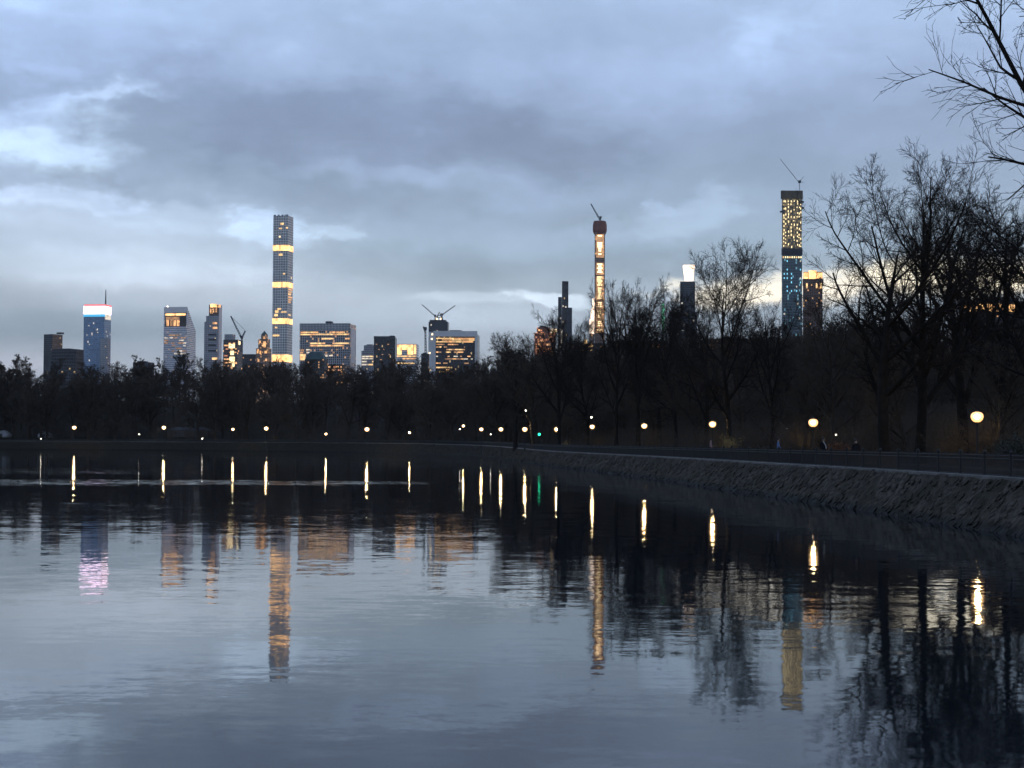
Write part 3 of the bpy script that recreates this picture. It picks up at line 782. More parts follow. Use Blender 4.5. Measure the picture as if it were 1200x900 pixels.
bare_shrub(1160, 109, 4.6, 1.1, 'arching bare shrub lit from the front by the rightmost lamp', 1)
bare_shrub(1118, 110, 3.6, 1.0, 'bare shrub left of the rightmost lamp, between it and the thick trunks', 2)
bare_shrub(942, 143, 3.8, 1.0, 'bare shrub lit by the lamp left of the two thick trunks', 3)
bare_shrub(968, 145, 4.4, 1.0, 'tall bare shrub just right of the lamp left of the two thick trunks', 4)
bare_shrub(846, 190, 4.0, 1.0, 'bare shrub between the third lamp and the pale dry bush', 5)
bare_shrub(764, 226, 4.2, 1.1, 'bare shrub beside the yellow lamp under the upright bare trees', 6)
bare_shrub(702, 266, 4.0, 1.1, 'bare shrub beside the lamp that has a high white light above it', 7)
m_dry = mat('dry_leaves', (.42, .30, .10), (.26, .17, .06), 3, .8)
m_russet = mat('russet_leaves', (.22, .10, .055), (.13, .06, .035), 3, .85)
make_bush('dry_bush', 855, 182, 2.6, .8, m_dry, 'pale yellow dry bush lit by a lamp behind the fence', 1500, 1)
make_bush('russet_bush', 985, 128, 1.35, 1.5, m_russet, 'low reddish brown bush behind the fence left of the thick trunks', 1800, 2)
make_bush('dry_bush', 664, 300, 2.0, .8, m_dry, 'small pale dry bush beside the lamp right of the traffic light', 700, 3)
make_bush('evergreen_bush', 1190, 100, 1.9, 1.4, mat('dark_leaves', (.035, .045, .03), (.02, .028, .02), 3, .7), 'dark leafy bush at the right edge behind the fence', 2200, 4)

# ------------------------------------------------------------------ people on the path
m_skin = mat('skin', (.42, .28, .21), (.38, .25, .19), 5, .6)
def person(px, Y, label, jacket, trousers, hair_c, rz, stride=.0, arm=.1, extra=None):
    x = float(at(px, 520, Y)[0]); t = thing('person', label, 'person', (x, Y, gxy(x, Y) + .015), rz)
    V = [(0, 0, .95), (0, 0, 1.15), (0, .01, 1.36), (0, .0, 1.47), (0, -.01, 1.56), (0, -.03, 1.68),          # pelvis .. head
         (-.10, 0, .90), (-.11, -stride * .5, .50), (-.11, -stride, .09), (-.11, -stride - .14, .05),
         (.10, 0, .90), (.11, stride * .35, .50), (.11, stride, .12), (.11, stride - .13, .05),
         (-.19, 0, 1.40), (-.24, arm * .4, 1.13), (-.23, -arm * .7, .90), (-.22, -arm * 1.0, .82),
         (.19, 0, 1.40), (.24, -arm * .4, 1.13), (.23, -arm * 1.4, .92), (.22, -arm * 1.8, .85)]
    E = [(0, 1), (1, 2), (2, 3), (3, 4), (4, 5), (0, 6), (6, 7), (7, 8), (8, 9), (0, 10), (10, 11), (11, 12), (12, 13),
         (2, 14), (14, 15), (15, 16), (16, 17), (2, 18), (18, 19), (19, 20), (20, 21)]
    rad = [.15, .15, .16, .07, .062, .10, .095, .065, .05, .04, .095, .065, .05, .04, .075, .055, .042, .035, .075, .055, .042, .035]
    me = bpy.data.meshes.new('body'); me.from_pydata(V, E, []); o = bpy.data.objects.new('body', me); link(o)
    sk = o.modifiers.new('skin', 'SKIN'); sk.use_smooth_shade = True
    for i, d in enumerate(me.skin_vertices[0].data): d.radius = (rad[i] * (1.15 if i < 3 else 1), rad[i] * (.8 if i < 3 else 1)); d.use_root = i == 0
    o.modifiers.new('sub', 'SUBSURF').levels = 1; o.modifiers['sub'].render_levels = 1
    dg = bpy.context.evaluated_depsgraph_get(); bm_ = bpy.data.meshes.new_from_object(o.evaluated_get(dg))
    o.modifiers.clear(); o.data = bm_; o.parent = t; bm_.name = 'body'
    bm_.materials.clear()
    for m in (jacket, trousers, m_skin): bm_.materials.append(m)
    for p_ in bm_.polygons:
        c = p_.center; p_.use_smooth = True
        p_.material_index = 1 if c.z < .93 and abs(c.x) < .2 else (2 if c.z > 1.5 or (c.z < .9 and abs(c.x) >= .19) else 0)
    # nose and ears grow the head's outline; hair sits on it
    MB().lathe([(.02, 1.60), (.113, 1.66), (.118, 1.72), (.09, 1.79), (.03, 1.815)], 12, (0, .012, 0)).build('hair', hair_c, t, True)
    MB().lathe([(.022, -.02), (.012, .02)], 6, (0, -.14, 1.66)).build('nose', m_skin, t)
    if extra: extra(t)
    return t
m_blue = mat('blue_jacket', (.10, .19, .42), (.08, .15, .36), 6, .7); m_dark = mat('dark_cloth', (.02, .02, .024), (.014, .014, .017), 6, .85)
m_pink = mat('pale_cloth', (.40, .26, .24), (.33, .2, .2), 6, .8); m_hair = mat('dark_hair', (.02, .015, .012), (.015, .012, .01), 20, .6)
m_white = mat('white_cloth', (.75, .75, .75), (.66, .66, .68), 6, .7)
person(912, 139, 'person in a light blue jacket walking behind the fence', m_blue, m_dark, m_hair, R(80), .22, .15)
person(1003, 113, 'person in dark clothes standing still behind the fence beside the russet bush', m_dark, m_dark, m_hair, R(10), .02, .03)
def strap(t): MB().beam((-.12, -.16, 1.5), (.1, -.17, 1.2), .03, .03, 6).beam((.1, -.17, 1.2), (.13, -.16, .98), .03, .03, 6).build('sash', m_white, t)
person(965, 125, 'person in dark clothes with a white reflective sash near the second lamp', m_dark, m_dark, m_hair, R(20), .2, .15, strap)
person(833, 178, 'person in a pale pinkish top walking under the third lamp', m_pink, m_dark, m_hair, R(75), .2, .12)

# ------------------------------------------------------------------ skyline
BASE = 20.0
WARM = (1.0, .50, .19); YEL = (1.0, .62, .25); WHT = (1.0, .86, .68)
e_warm = emat('warm_window', WARM, 1.5, .65, 3.2); e_yel = emat('yellow_window', YEL, 1.7, .55, 3.2)
e_wht = emat('white_window', WHT, 1.1, .6, 3.2); e_dim = emat('dim_window', WARM, .6, .7, 3.2)
e_band = emat('lit_floor_glow', (1.0, .53, .19), 3.0, .6, 4.7); e_orange = emat('orange_window', (1.0, .36, .14), 1.0, .7, 3.0)
e_work = emat('work_light_glow', (1.0, .80, .42), 1.9); e_cyan = emat('cyan_light', (.25, .75, 1.0), 1.2); e_grn = emat('green_light', (.1, .9, .4), .9)
e_spot = emat('spot_glow', (1.0, .72, .40), 3.2)
m_steel = mat('crane_steel', (.06, .065, .07), (.045, .05, .055), .2, .6)

class Bld:
    """a building whose front spans pixels xl..xc and whose right side spans xc..xr, D metres off"""
    def __init__(s, name, label, xl, xc, xr, D, th=10.0, cat='building', group=None):
        s.th = R(th); s.D = D; s.xc = xc; s.c, s.s = math.cos(s.th), math.sin(s.th)
        s.Cx = upx(xc) * D; s.W = s.lx(xl) * -1; s.T = s.ly(xr) if xr > xc else 25.0
        s.root = thing(name, label, cat, (s.Cx, D, BASE), -s.th, group); s.rg = random.Random(int(xl * 7 + D))
    def lx(s, px): u = upx(px); return -(s.Cx - u * s.D) / (s.c + u * s.s)
    def ly(s, px):
        u = upx(px); den = s.s - u * s.c
        return max(4.0, min(160.0, (u * s.D - s.Cx) / den)) if abs(den) > .015 else 40.0
    def z(s, py): return float(zat(s.xc, py, s.D)) - BASE
    def box(s, nm, x0, x1, y0, y1, m, d0=0.0, d1=None, parent=None):
        d1 = s.T if d1 is None else d1
        return MB().box(s.lx(x0), s.lx(x1), d0, d1, (-8.0 if y1 is None else s.z(y1)), s.z(y0)).build(nm, m, parent or s.root)
    def win(s, x0, x1, y0, y1, m, nm='lit_window', d=0.0, proud=.5):
        return MB().box(s.lx(x0), s.lx(x1), d - proud, d + .4, s.z(y1), s.z(y0)).build(nm, m, s.root)
    def swin(s, x0, x1, y0, y1, m, nm='lit_window', off=0.0):
        return MB().box(off - .4, off + .5, s.ly(x0), s.ly(x1), s.z(y1), s.z(y0)).build(nm, m, s.root)
    def rows(s, x0, x1, ys, h, fill, lo, hi, ms, d=0.0, cap=60):
        n = 0
        for y in ys:
            x = x0
            while x < x1 - .4 and n < cap:
                w = min(s.rg.uniform(lo, hi), x1 - x)
                if s.rg.random() < fill: s.win(x, x + w, y, y + h, s.rg.choice(ms), d=d); n += 1
                x += w + .25
def ar(a, b, st): return [a + i * st for i in range(int((b - a) / st) + 1)]

f_dark = facade('dark_slab', (.055, .058, .066), (.02, .022, .026), 3, 3.6, .6, .5, lit=.015, lits=.8)
f_blue = facade('blue_glass', (.26, .38, .55), (.22, .34, .50), 1.6, 4.0, .86, .82, .3, lit=.006, lits=1.2, litc=WHT, rough_g=.12)
f_alum = facade('aluminium_bands', (.76, .76, .78), (.42, .44, .48), 3, 3.8, 1.0, .45, .45, lit=.03, lits=.5)
f_con = facade('concrete_grid', (.85, .80, .74), (.30, .32, .33), 4.7, 4.75, .66, .66, .7, lit=.004, lits=2)
f_conl = facade('pale_ribs', (.60, .59, .60), (.07, .08, .10), 2.4, 3.8, .5, .8, .7)
f_grey = facade('grey_stone', (.40, .40, .42), (.14, .15, .17), 3.2, 3.6, .45, .5, lit=.02, lits=1)
f_gm = facade('white_marble_ribs', (.46, .45, .46), (.035, .04, .05), 3.1, 3.7, .6, .75, .5, lit=.10, lits=.7, litc=WARM)
f_black = facade('black_glass', (.025, .025, .03), (.018, .018, .023), 2.0, 3.8, .85, .8, .25, lit=.02, lits=.5)
f_mas = facade('brown_masonry', (.17, .105, .08), (.04, .03, .03), 3, 3.5, .4, .5, lit=.10, lits=1.2, litc=WARM)
f_site = facade('bare_concrete_frame', (.16, .12, .10), (.05, .035, .03), 4, 4.2, .8, .6, lit=.10, lits=1.6, litc=WARM)
f_terra = facade('terracotta', (.34, .22, .17), (.12, .08, .065), 3.0, 4.4, .55, .6, lit=.05, lits=1.5, litc=WARM)
f_cpt = facade('curtain_wall', (.30, .28, .22), (.17, .17, .15), 2.6, 4.4, .7, .75, .4, rough_g=.2, lit=.07, lits=.7, litc=YEL)
f_night = facade('night_blue_glass', (.028, .034, .05), (.02, .026, .04), 2.4, 4, .85, .8, .35, lit=.008, lits=.8, litc=WHT)
f_low = facade('dark_brick_rows', (.05, .042, .038), (.02, .018, .018), 3, 3.4, .45, .5, lit=.13, lits=.9, litc=WARM)
m_wht = mat('white_travertine', (.74, .72, .70), (.66, .65, .64), .05, .6); m_roof = mat('dark_roof', (.05, .052, .058), (.04, .04, .045), .1, .8)
m_teal = mat('copper_green_roof', (.045, .085, .085), (.03, .06, .06), .1, .7)
m_recess = mat('dark_recess', (.07, .06, .05), (.05, .045, .04), .2, .8)
e_crownw = emat('white_crown_glow', (1.0, .74, 1.0), 3.0); e_crownr = emat('red_crown_glow', (1.0, .16, .14), 1.2); e_crownb = emat('blue_crown_glow', (.08, .55, .95), 1.0)
e_beac = emat('beacon_glow', WHT, 5); e_tower = emat('white_lantern_glow', (1.0, .76, .58), 2.2)

# far left blocks
b = Bld('slab_tower', 'small dark grey slab tower standing left of the tower with the white glowing crown', 51, 61, 73, 3000, 28)
b.box('wall', 51, 61, 391.5, None, f_dark); b.box('roof_house', 64, 69, 389.5, 391.4, m_roof, 4, 12)
b = Bld('apartment_block', 'low dark flat roofed block in front of the small grey slab tower', 60, 89, 98, 1900, 14)
b.box('wall', 60, 89, 409, None, f_dark); b.box('roof_house', 62, 80, 408, 408.9, m_roof, 4, 12)
b = Bld('glass_tower', 'blue glass tower with a white glowing crown edged in red and cyan', 97.5, 121.5, 129.5, 3300, 10)
b.box('wall', 97.5, 121.5, 371, None, f_blue); b.box('crown', 97, 121.7, 358.6, 367.8, e_crownw, -.6)
b.box('crown_edge', 98, 122, 356.6, 358.4, e_crownr, -.4); b.box('crown_band', 97.3, 121.6, 368, 370.9, e_crownb, -.5)
b.swin(122, 129, 368, 374, e_wht, 'crown_side', .1)
a = MB(); a.beam((b.lx(121), 8, b.z(357)), (b.lx(121), 8, b.z(339)), 1.6, .7, 6); a.build('antenna', m_steel, b.root)
for (x, y) in ((103, 381), (112, 386), (113.5, 389), (107, 392), (101, 392), (104, 403)): b.win(x, x + 1.1, y, y + .9, e_wht)
b.box('annex', 120.5, 129, 397, None, f_grey, -14, -1)
b = Bld('low_block', 'low dark block with a flat roof between the glowing crown and the slant roofed tower', 156, 176, 181, 2100, 10)
b.box('wall', 156, 176, 424.5, None, f_dark); b.box('roof_house', 162, 170, 423, 424.4, m_roof, 3, 10)
# slant roofed tower
b = Bld('slant_roof_tower', 'pale tower with a slanted roof and a warm lit notch under its top', 191.5, 218.8, 229, 3400, 10)
zt, zs_, zb = b.z(360), b.z(386), -8
W, T = b.W, b.T
mesh_obj('wall', [(-W, 0, zb), (0, 0, zb), (0, T, zb), (-W, T, zb), (-W, 0, zt), (0, 0, zt), (0, T, zs_), (-W, T, zs_)],
         [(0, 3, 2, 1), (4, 5, 6, 7), (0, 1, 5, 4), (1, 2, 6, 5), (2, 3, 7, 6), (3, 0, 4, 7)], f_alum, b.root)
b.win(191.6, 218.7, 359.6, 366.3, m_wht, 'parapet', proud=.6)
b.win(193, 217.5, 366.8, 382.5, m_recess, 'notch', proud=.4); b.win(193.5, 217, 367.3, 369.6, e_band, 'lit_floor', proud=.9)
for x in (194.5, 199, 203, 207): b.win(x, x + 3, 375, 382, e_dim if x in (199,) else e_warm, proud=.9)
b.win(194, 210, 371, 375, e_dim, proud=.9)
b.rows(192.5, 218, ar(392, 416, 3.1), 1.3, .5, 2, 7, [e_dim, e_wht, e_dim])
b.box('beacon', 194.7, 195.8, 358.4, 359.6, e_beac, 1, 4)
# stepped tower
b = Bld('stepped_tower', 'grey stepped tower with an orange lit top and dark window slots, left of a crane', 239, 255, 259.5, 3000, 12)
b.box('wall', 239, 255, 377, None, f_grey); b.box('shoulder', 241, 254.9, 370, 376.9, f_grey, .5)
b.box('upper_wall', 244, 254.8, 357, 369.9, f_mas, 1.0); b.swin(255.2, 259.3, 357, 431, m_wht, 'side_wall')
b.win(245.5, 253.5, 356, 360, e_band, 'lit_crown', .9); b.win(255.6, 258.5, 357, 360.5, e_warm, d=-2)
for x in (245.3, 248.5, 251.8): b.win(x, x + 1.6, 361.5, 366, e_warm, d=.9)
for y in (377.5, 383): b.win(249, 254, y, y + 2.3, e_warm)
for y in (391, 397, 403.5, 410): b.win(244, 253, y, y + 2, m_roof, 'window_slot')
b.win(248.5, 254.5, 419, 421.5, e_yel)
# building site with work lights
b = Bld('building_site', 'unfinished block with glaring work lights under a tower crane', 261.5, 278, 284.5, 2900, 12)
b.box('wall', 261.5, 278, 398, None, f_site); b.box('core', 262, 272, 391.5, 397.9, f_grey, 3, 14)
for (x0, x1, y0, y1) in ((268, 275, 403, 408), (270, 274, 411, 416), (269, 275, 418, 425), (272, 275, 425, 430), (279.5, 281.5, 400, 404)): b.win(x0, x1, y0, y1, e_work, 'work_light')
b.rows(262.5, 277.5, ar(404, 428, 4), 1.6, .4, 1.5, 4, [e_warm, e_orange])
b = Bld('low_block', 'low dark block between the crane site and the ornate lit tower', 284, 299.5, 302, 2600, 10)
b.box('wall', 284, 299.5, 416, None, f_low); b.box('parapet', 284, 299.6, 415, 415.9, m_roof, -.5)
# ornate hotel tower
b = Bld('ornate_tower', 'ornate stepped stone tower with glowing gables left of the tallest lit tower', 300, 314, 318, 2500, 12)
m_ston = facade('warm_stone', (.34, .23, .17), (.10, .06, .045), 2.4, 3.2, .4, .55, lit=.22, lits=1.2, litc=WARM)
b.box('wall', 300, 314, 408, None, m_ston); b.box('upper_wall', 302, 312.5, 397, 407.9, m_ston, 1.5, b.T - 1)
b.box('lantern', 304.5, 310.5, 392, 396.9, m_ston, 4, b.T - 3)
zl0, zl1 = b.z(391.9), b.z(387)
x0, x1, y0_, y1_ = b.lx(304.5), b.lx(310.5), 4, b.T - 3
mesh_obj('roof', [(x0, y0_, zl0), (x1, y0_, zl0), (x1, y1_, zl0), (x0, y1_, zl0), ((x0 + x1) / 2, (y0_ + y1_) / 2, zl1)], [(0, 1, 4), (1, 2, 4), (2, 3, 4), (3, 0, 4), (3, 2, 1, 0)], m_teal, b.root)
for (x0, x1, y0, y1, dd) in ((303, 305, 399, 402, 1.4), (307, 309.5, 394, 397, 3.9), (308, 311, 400, 407, 1.4), (301, 303, 409, 414, 0), (304, 306, 411, 415, 0), (310, 313, 411, 414, 0), (306.5, 308, 404, 406, 1.4), (311, 313, 420, 423, 0), (302, 304, 421, 424, 0)):
    b.win(x0, x1, y0, y1, e_warm, d=dd)
# the tallest, square concrete grid tower
b = Bld('pencil_tower', 'tallest slender concrete grid tower with four glowing floors', 318.7, 336.2, 342.3, 3200, 11.5)
b.box('wall', 318.7, 336.2, 252.5, None, f_con)
for y0, y1 in ((287, 293.6), (330.4, 336.6), (373, 379.4), (415.5, 424)):
    MB().box(b.lx(318.5), .35, -.35, b.T + .2, b.z(y1), b.z(y0)).build('lit_floor', e_band, b.root)
for (x0, x1) in ((319, 321.5), (323.5, 326), (328, 330.5), (332, 336)): b.win(x0, x1, 251.2, 252.6, f_conl, 'parapet_pier', d=1, proud=.2)
for (x0, x1, y0, y1) in ((327, 331, 261, 263.2), (325.5, 329, 267, 268.3), (334, 335.8, 266, 267.8), (325.5, 330, 297, 299.5), (331, 333, 320, 321.5), (322, 326, 363.5, 366.5), (324.5, 329, 361, 363), (329, 335.5, 365, 366.2), (321, 325, 368, 370.5), (319.5, 327, 392, 394), (322, 324.5, 383, 384.5)):
    b.win(x0, x1, y0, y1, e_yel)
for i, y in enumerate(ar(338, 354, 3.0)): b.swin(337, 341.6 - (i % 3), y, y + 1.4, e_warm)
for y in (343.5, 368): b.swin(337.3, 340, y, y + 1.2, e_yel)
# wide ribbed office block
b = Bld('office_block', 'wide ribbed office block with rows of lit windows behind a green roof', 351, 410, 417, 2700, 8)
b.box('wall', 351, 410, 379.5, None, f_gm); b.win(350.9, 410.1, 378.8, 387.3, f_conl, 'attic', proud=.6); b.box('roof_house', 380, 386.5, 376, 378.7, m_roof, 6, 20)
b.rows(352, 409, [388.5, 391], 1.5, .78, 3, 12, [e_yel, e_warm, e_yel], cap=18)
b.rows(363, 409, [396, 401.5, 404.2], 1.6, .72, 3, 10, [e_yel, e_warm], cap=22)
b.rows(352, 405, [409, 412.5, 416], 1.4, .3, 2, 5, [e_warm, e_dim, e_wht], cap=14)
b.win(351.5, 358, 415, 422, e_yel); b.win(380, 384, 415.5, 418, e_wht)
b.swin(411, 416, 384, 425, m_wht, 'side_wall')
b = Bld('green_roof_hotel', 'dark hotel with a green mansard roof in front of the wide office block', 357, 380, 384, 2300, 10)
b.box('wall', 357, 380, 421, None, f_low)
zl0, zl1 = b.z(420.9), b.z(412); W, T = b.W, b.T
mesh_obj('roof', [(-W, 0, zl0), (0, 0, zl0), (0, T, zl0), (-W, T, zl0), (-W * .78, T * .25, zl1), (-W * .22, T * .25, zl1), (-W * .22, T * .75, zl1), (-W * .78, T * .75, zl1)],
         [(3, 2, 1, 0), (4, 5, 6, 7), (0, 1, 5, 4), (1, 2, 6, 5), (2, 3, 7, 6), (3, 0, 4, 7)], m_teal, b.root)
b = Bld('brick_hotel', 'low brick block with a few orange windows in the trees right of the green roof', 384, 402, 406, 2200, 8)
b.box('wall', 384, 402, 428, None, f_low); b.rows(385, 401, [429, 432.5], 2, .6, 1.5, 4, [e_orange, e_warm]); b.box('parapet', 384, 402.1, 427.2, 427.9, m_roof, -.4)
b = Bld('grey_tower', 'small grey tower with two white lit rows left of the plain dark block', 423.5, 438, 441, 2800, 6)
b.box('wall', 423.5, 438, 411, None, f_grey); b.box('upper_wall', 426, 438, 404.5, 410.9, f_grey, 2); b.box('roof_house', 429, 436, 403.4, 404.4, m_roof, 4, 12)
b.rows(424, 437.5, [417, 419.5, 423, 426.5], 1.5, .85, 3, 8, [e_wht, e_yel])
b = Bld('dark_block', 'plain dark block with a flat roof beside the bright yellow lit block', 438, 463, 465, 2500, 3)
b.box('wall', 438, 463, 395.5, None, f_black); b.win(437.9, 463.1, 394, 396.2, m_roof, 'parapet', proud=.5); b.box('roof_house', 456, 461, 393, 393.9, m_roof, 5, 12)
b.rows(440, 462, [403, 409, 415, 421], 1.0, .2, 1, 2.5, [e_dim])
b = Bld('lit_block', 'low block with big bright yellow lit panels right of the plain dark block', 464, 488, 490.5, 2750, 4)
b.box('wall', 464, 488, 403, None, f_alum)
for (x0, x1, y0, y1) in ((465.5, 470.5, 404, 415.5), (471, 476.5, 404, 410), (477.3, 484, 404, 415.5), (485, 487.5, 404, 415)): b.win(x0, x1, y0, y1, e_band, 'lit_panel')
b.rows(465, 488, [416.8, 419.6, 425], 1.4, .75, 3, 9, [e_yel, e_warm])
# tower under construction with two derricks
b = Bld('dark_glass_tower', 'dark glass tower topped by a lit lattice peak behind the white framed block', 502, 524.5, 526, 3300, 4)
b.box('wall', 502, 524.5, 377, None, f_night); b.box('upper_wall', 503, 522, 374.8, 376.9, f_night, 2)
pk = MB(); zp0, zp1 = b.z(374.7), b.z(365)
for sx in (-1, 1):
    for sy in (-1, 1): pk.beam((b.lx(513.5) + sx * 7, 14 + sy * 7, zp0), (b.lx(513.5), 14, zp1), 1.0, .5)
for k in (.3, .6): 
    r_ = 7 * (1 - k); zz_ = zp0 + (zp1 - zp0) * k; cx = b.lx(513.5)
    for (p0, p1) in (((-r_, -r_), (r_, -r_)), ((r_, -r_), (r_, r_)), ((r_, r_), (-r_, r_)), ((-r_, r_), (-r_, -r_))): pk.beam((cx + p0[0], 14 + p0[1], zz_), (cx + p1[0], 14 + p1[1], zz_), .7)
pk.build('lattice_peak', m_steel, b.root)
for x in (510.5, 515.3): b.box('work_light', x, x + 1.6, 372.5, 374.5, e_spot, 1, 3)
b = Bld('white_frame_block', 'white framed office block with a black glass front full of lit rows', 502, 559, 562, 2400, 2)
b.box('wall', 503, 559, 391, None, f_black, 1.2)
fr = MB()
for (x0, x1, y0, y1) in ((508, 559, 388, 394.5), (508, 510.4, 394.5, 470), (556.6, 559, 394.5, 470)): fr.box(b.lx(x0), b.lx(x1), -1.5, 6, b.z(y1), b.z(y0))
fr.build('white_frame', m_wht, b.root); b.box('side_slab', 502.2, 507.9, 389, None, m_wht, -.5, 20)
b.box('roof_house', 526, 540, 386.6, 387.9, m_roof, 8, 20)
b.rows(511, 556, [396, 397.8, 400], 1.2, .8, 3, 12, [e_yel, e_warm], d=1.2, cap=16)
b.rows(511, 545, [403, 406, 409, 412], 1.4, .6, 2, 6, [e_yel, e_warm, e_dim], d=1.2, cap=22)
b.rows(511, 556, [417, 420, 425], 1.3, .45, 2, 6, [e_wht, e_warm, e_dim], d=1.2, cap=16)
b.rows(511, 530, [430, 432.5, 435], 1.5, .75, 2, 6, [e_yel, e_warm], d=1.2, cap=14)
for (x, y) in ((505.5, 391), (505, 396.5), (502.6, 413), (503, 433)): b.win(x, x + 1.7, y, y + 1.8, e_spot, 'work_light', d=-.5)
b = Bld('hoist_block', 'narrow dark block beside the white framed office block', 493.5, 502, 503, 2300, 2)
b.box('wall', 493.5, 502, 414.5, None, f_black); b.box('roof_house', 495, 500, 413.4, 414.4, m_roof, 2, 8)
b = Bld('low_block', 'low dark flat block half hidden in bare treetops right of the white framed office', 587, 613, 616, 1300, 2)
b.box('wall', 587, 613, 414, None, f_dark); b.box('roof_house', 590, 596, 412.8, 413.9, m_roof, 2, 6)
# right half
b = Bld('brown_lit_block', 'brick block with orange lit windows and a white sign left of the thin black tower', 626, 651, 653, 2500, 2)
f_br = facade('brick_orange', (.24, .10, .065), (.09, .04, .03), 3, 3.4, .5, .55, lit=.35, lits=1.3, litc=(1, .38, .16))
b.box('wall', 626, 651, 390, None, f_br); b.box('upper_wall', 629, 644, 383.5, 389.9, f_br, 1.5); b.box('roof_house', 632, 640, 381.5, 383.4, m_roof, 4, 12)
b.rows(628, 648, ar(386, 418, 4.2), 2, .45, 1.5, 3.5, [e_orange, e_warm, e_orange]); b.win(645.5, 652.5, 385.5, 390, e_spot, 'roof_sign', proud=2)
b = Bld('black_tower', 'tall thin black tower behind bare treetops, left of the slender brown tower', 658, 665.8, 666.8, 3000, 0)
b.box('wall', 658.3, 665.8, 329.5, None, f_black); b.box('left_wing', 653.8, 658.2, 348, None, f_night, 2); b.box('right_wing', 664, 670, 361, None, f_night, -10, -1)
for (x, y) in ((659, 358), (662, 359), (656, 372)): b.win(x, x + 1.5, y, y + 1.5, e_wht, d=(2 if x < 658 else 0))
sg = b
for i in range(9): sg.win(656.2 + (i % 2) * .3, 659.3 - (i % 3) * .4, 386 + i * 2.5, 387.5 + i * 2.5, e_wht, 'sign_letter', d=0, proud=3)
# slender brown tower with crane
b = Bld('slender_tower', 'slender brown tower under construction with a spine of bright lights', 696.5, 708.5, 709.5, 3100, 0)
b.box('wall', 696.5, 708.5, 272, None, f_terra)
zc0, zc1, zc2 = b.z(274), b.z(263), b.z(258.5); cx, cy = b.lx(702.7), 9
MB().lathe([(10.6, zc0), (12.8, zc0 + 6), (12.8, zc1), (11, zc2)], 8, (cx, cy, 0)).build('crown', mat('scaffold_net', (.28, .13, .095), (.20, .095, .07), .1, .9), b.root)
e_glow = emat('warm_shaft_glow', (1.0, .52, .22), .75, .5, 4.0)
for (y0, y1) in ((274.5, 302), (308, 322), (323.5, 352), (353.5, 390)): b.win(698.2, 707.2, y0, y1, e_glow, 'spine_glow', proud=.3)  # emissive panels paint the work lights' glow onto the shaft
for (y0, y1, m_) in ((275.5, 277.5, e_spot), (284, 294, e_spot), (297, 299, e_spot), (309, 320, e_spot), (324, 335, e_work), (337, 349, e_work), (354, 360, e_spot), (364, 372, e_work), (376, 382, e_spot), (386, 388, e_spot)):
    y = y0
    while y < y1:
        w = b.rg.uniform(1.6, 3.4); b.win(702.6 - w, 702.6 + w * .9, y, y + 1.5, m_, 'work_light'); y += 2.3
        b.win(697.6, 700.2, y - 1, y + .3, e_dim)  # dim flank strips added to widen that glow, no real windows
        if b.rg.random() < .6: b.win(705.6, 707.6, y - 1, y + .3, e_warm)  # right flank of the same added glow
for (xa, xb, ya, yb) in ((691, 696.4, 374, 391), (692.5, 696.4, 362, 373.9), (694.2, 696.4, 349.5, 361.9)): b.box('lit_setback', xa, xb, ya, yb, e_tower, 1, 14)
b.win(690.5, 696, 391.2, 440, f_terra, 'lower_wall', d=1)
# green spire
b = Bld('green_spire', 'thin spire dotted with green lights left of the tower with the glowing white top', 774.5, 779, 780, 2800, 0, 'spire')
MB().beam((b.lx(777), 4, -8), (b.lx(777), 4, b.z(354)), 3.6, .8, 6).build('shaft', m_roof, b.root)
for i in range(12): b.win(775.6 + (i % 3) * .5, 777.6 + (i % 3) * .6, 356 + i * 3, 358 + i * 3, e_grn, 'green_light', d=.3, proud=1.5)
# tower with glowing lantern
b = Bld('lantern_tower', 'dark blue tower crowned by a glowing white tapered lantern', 797, 814.5, 816, 3000, 0)
b.box('wall', 797, 814.5, 330, None, f_night); b.box('podium', 783, 815.5, 366, None, f_night, -16, -1)
zl0, zl1 = b.z(328.5), b.z(310.5); x0, x1 = b.lx(803.2), b.lx(812.5); X0, X1 = b.lx(801), b.lx(814)
mesh_obj('lantern', [(x0, 2, zl0), (x1, 2, zl0), (x1, 14, zl0), (x0, 14, zl0), (X0, -1, zl1), (X1, -1, zl1), (X1, 18, zl1), (X0, 18, zl1)],
         [(0, 3, 2, 1), (4, 5, 6, 7), (0, 1, 5, 4), (1, 2, 6, 5), (2, 3, 7, 6), (3, 0, 4, 7)], e_tower, b.root)
for (x, y, m_) in ((798, 354.5, e_wht), (814.3, 334, e_wht), (798, 377, e_wht), (798, 387, e_wht)): b.win(x, x + 1.8, y, y + 1.8, m_, d=(0 if y < 366 else -16))
# apartment rows showing through the trees
b = Bld('apartment_row', 'long low apartment row with scattered orange windows behind the middle trees', 712, 782, 784, 2000, 0)
b.box('wall', 712, 782, 399, None, f_low); b.rows(714, 781, [404, 408, 412.5, 424], 2, .3, 1.5, 4, [e_orange, e_warm, e_yel], cap=34)
for x in (734, 741.5): b.win(x, x + 2, 400.5, 402.5, e_spot, 'roof_light')
b.box('roof_house', 745, 760, 396.5, 398.9, m_roof, 3, 10)
b = Bld('apartment_row', 'low apartment row with a cluster of orange windows left of the dotted tall tower', 824, 908, 910, 2000, 0)
b.box('wall', 824, 908, 397, None, f_low); b.rows(826, 907, [404, 408, 413], 2, .28, 1.5, 4, [e_orange, e_warm, e_yel], cap=26); b.box('roof_house', 850, 868, 394.5, 396.9, m_roof, 3, 10)
b = Bld('low_block', 'low dark block with tiny yellow windows at the foot of the slender brown tower', 668, 711, 713, 2200, 0)
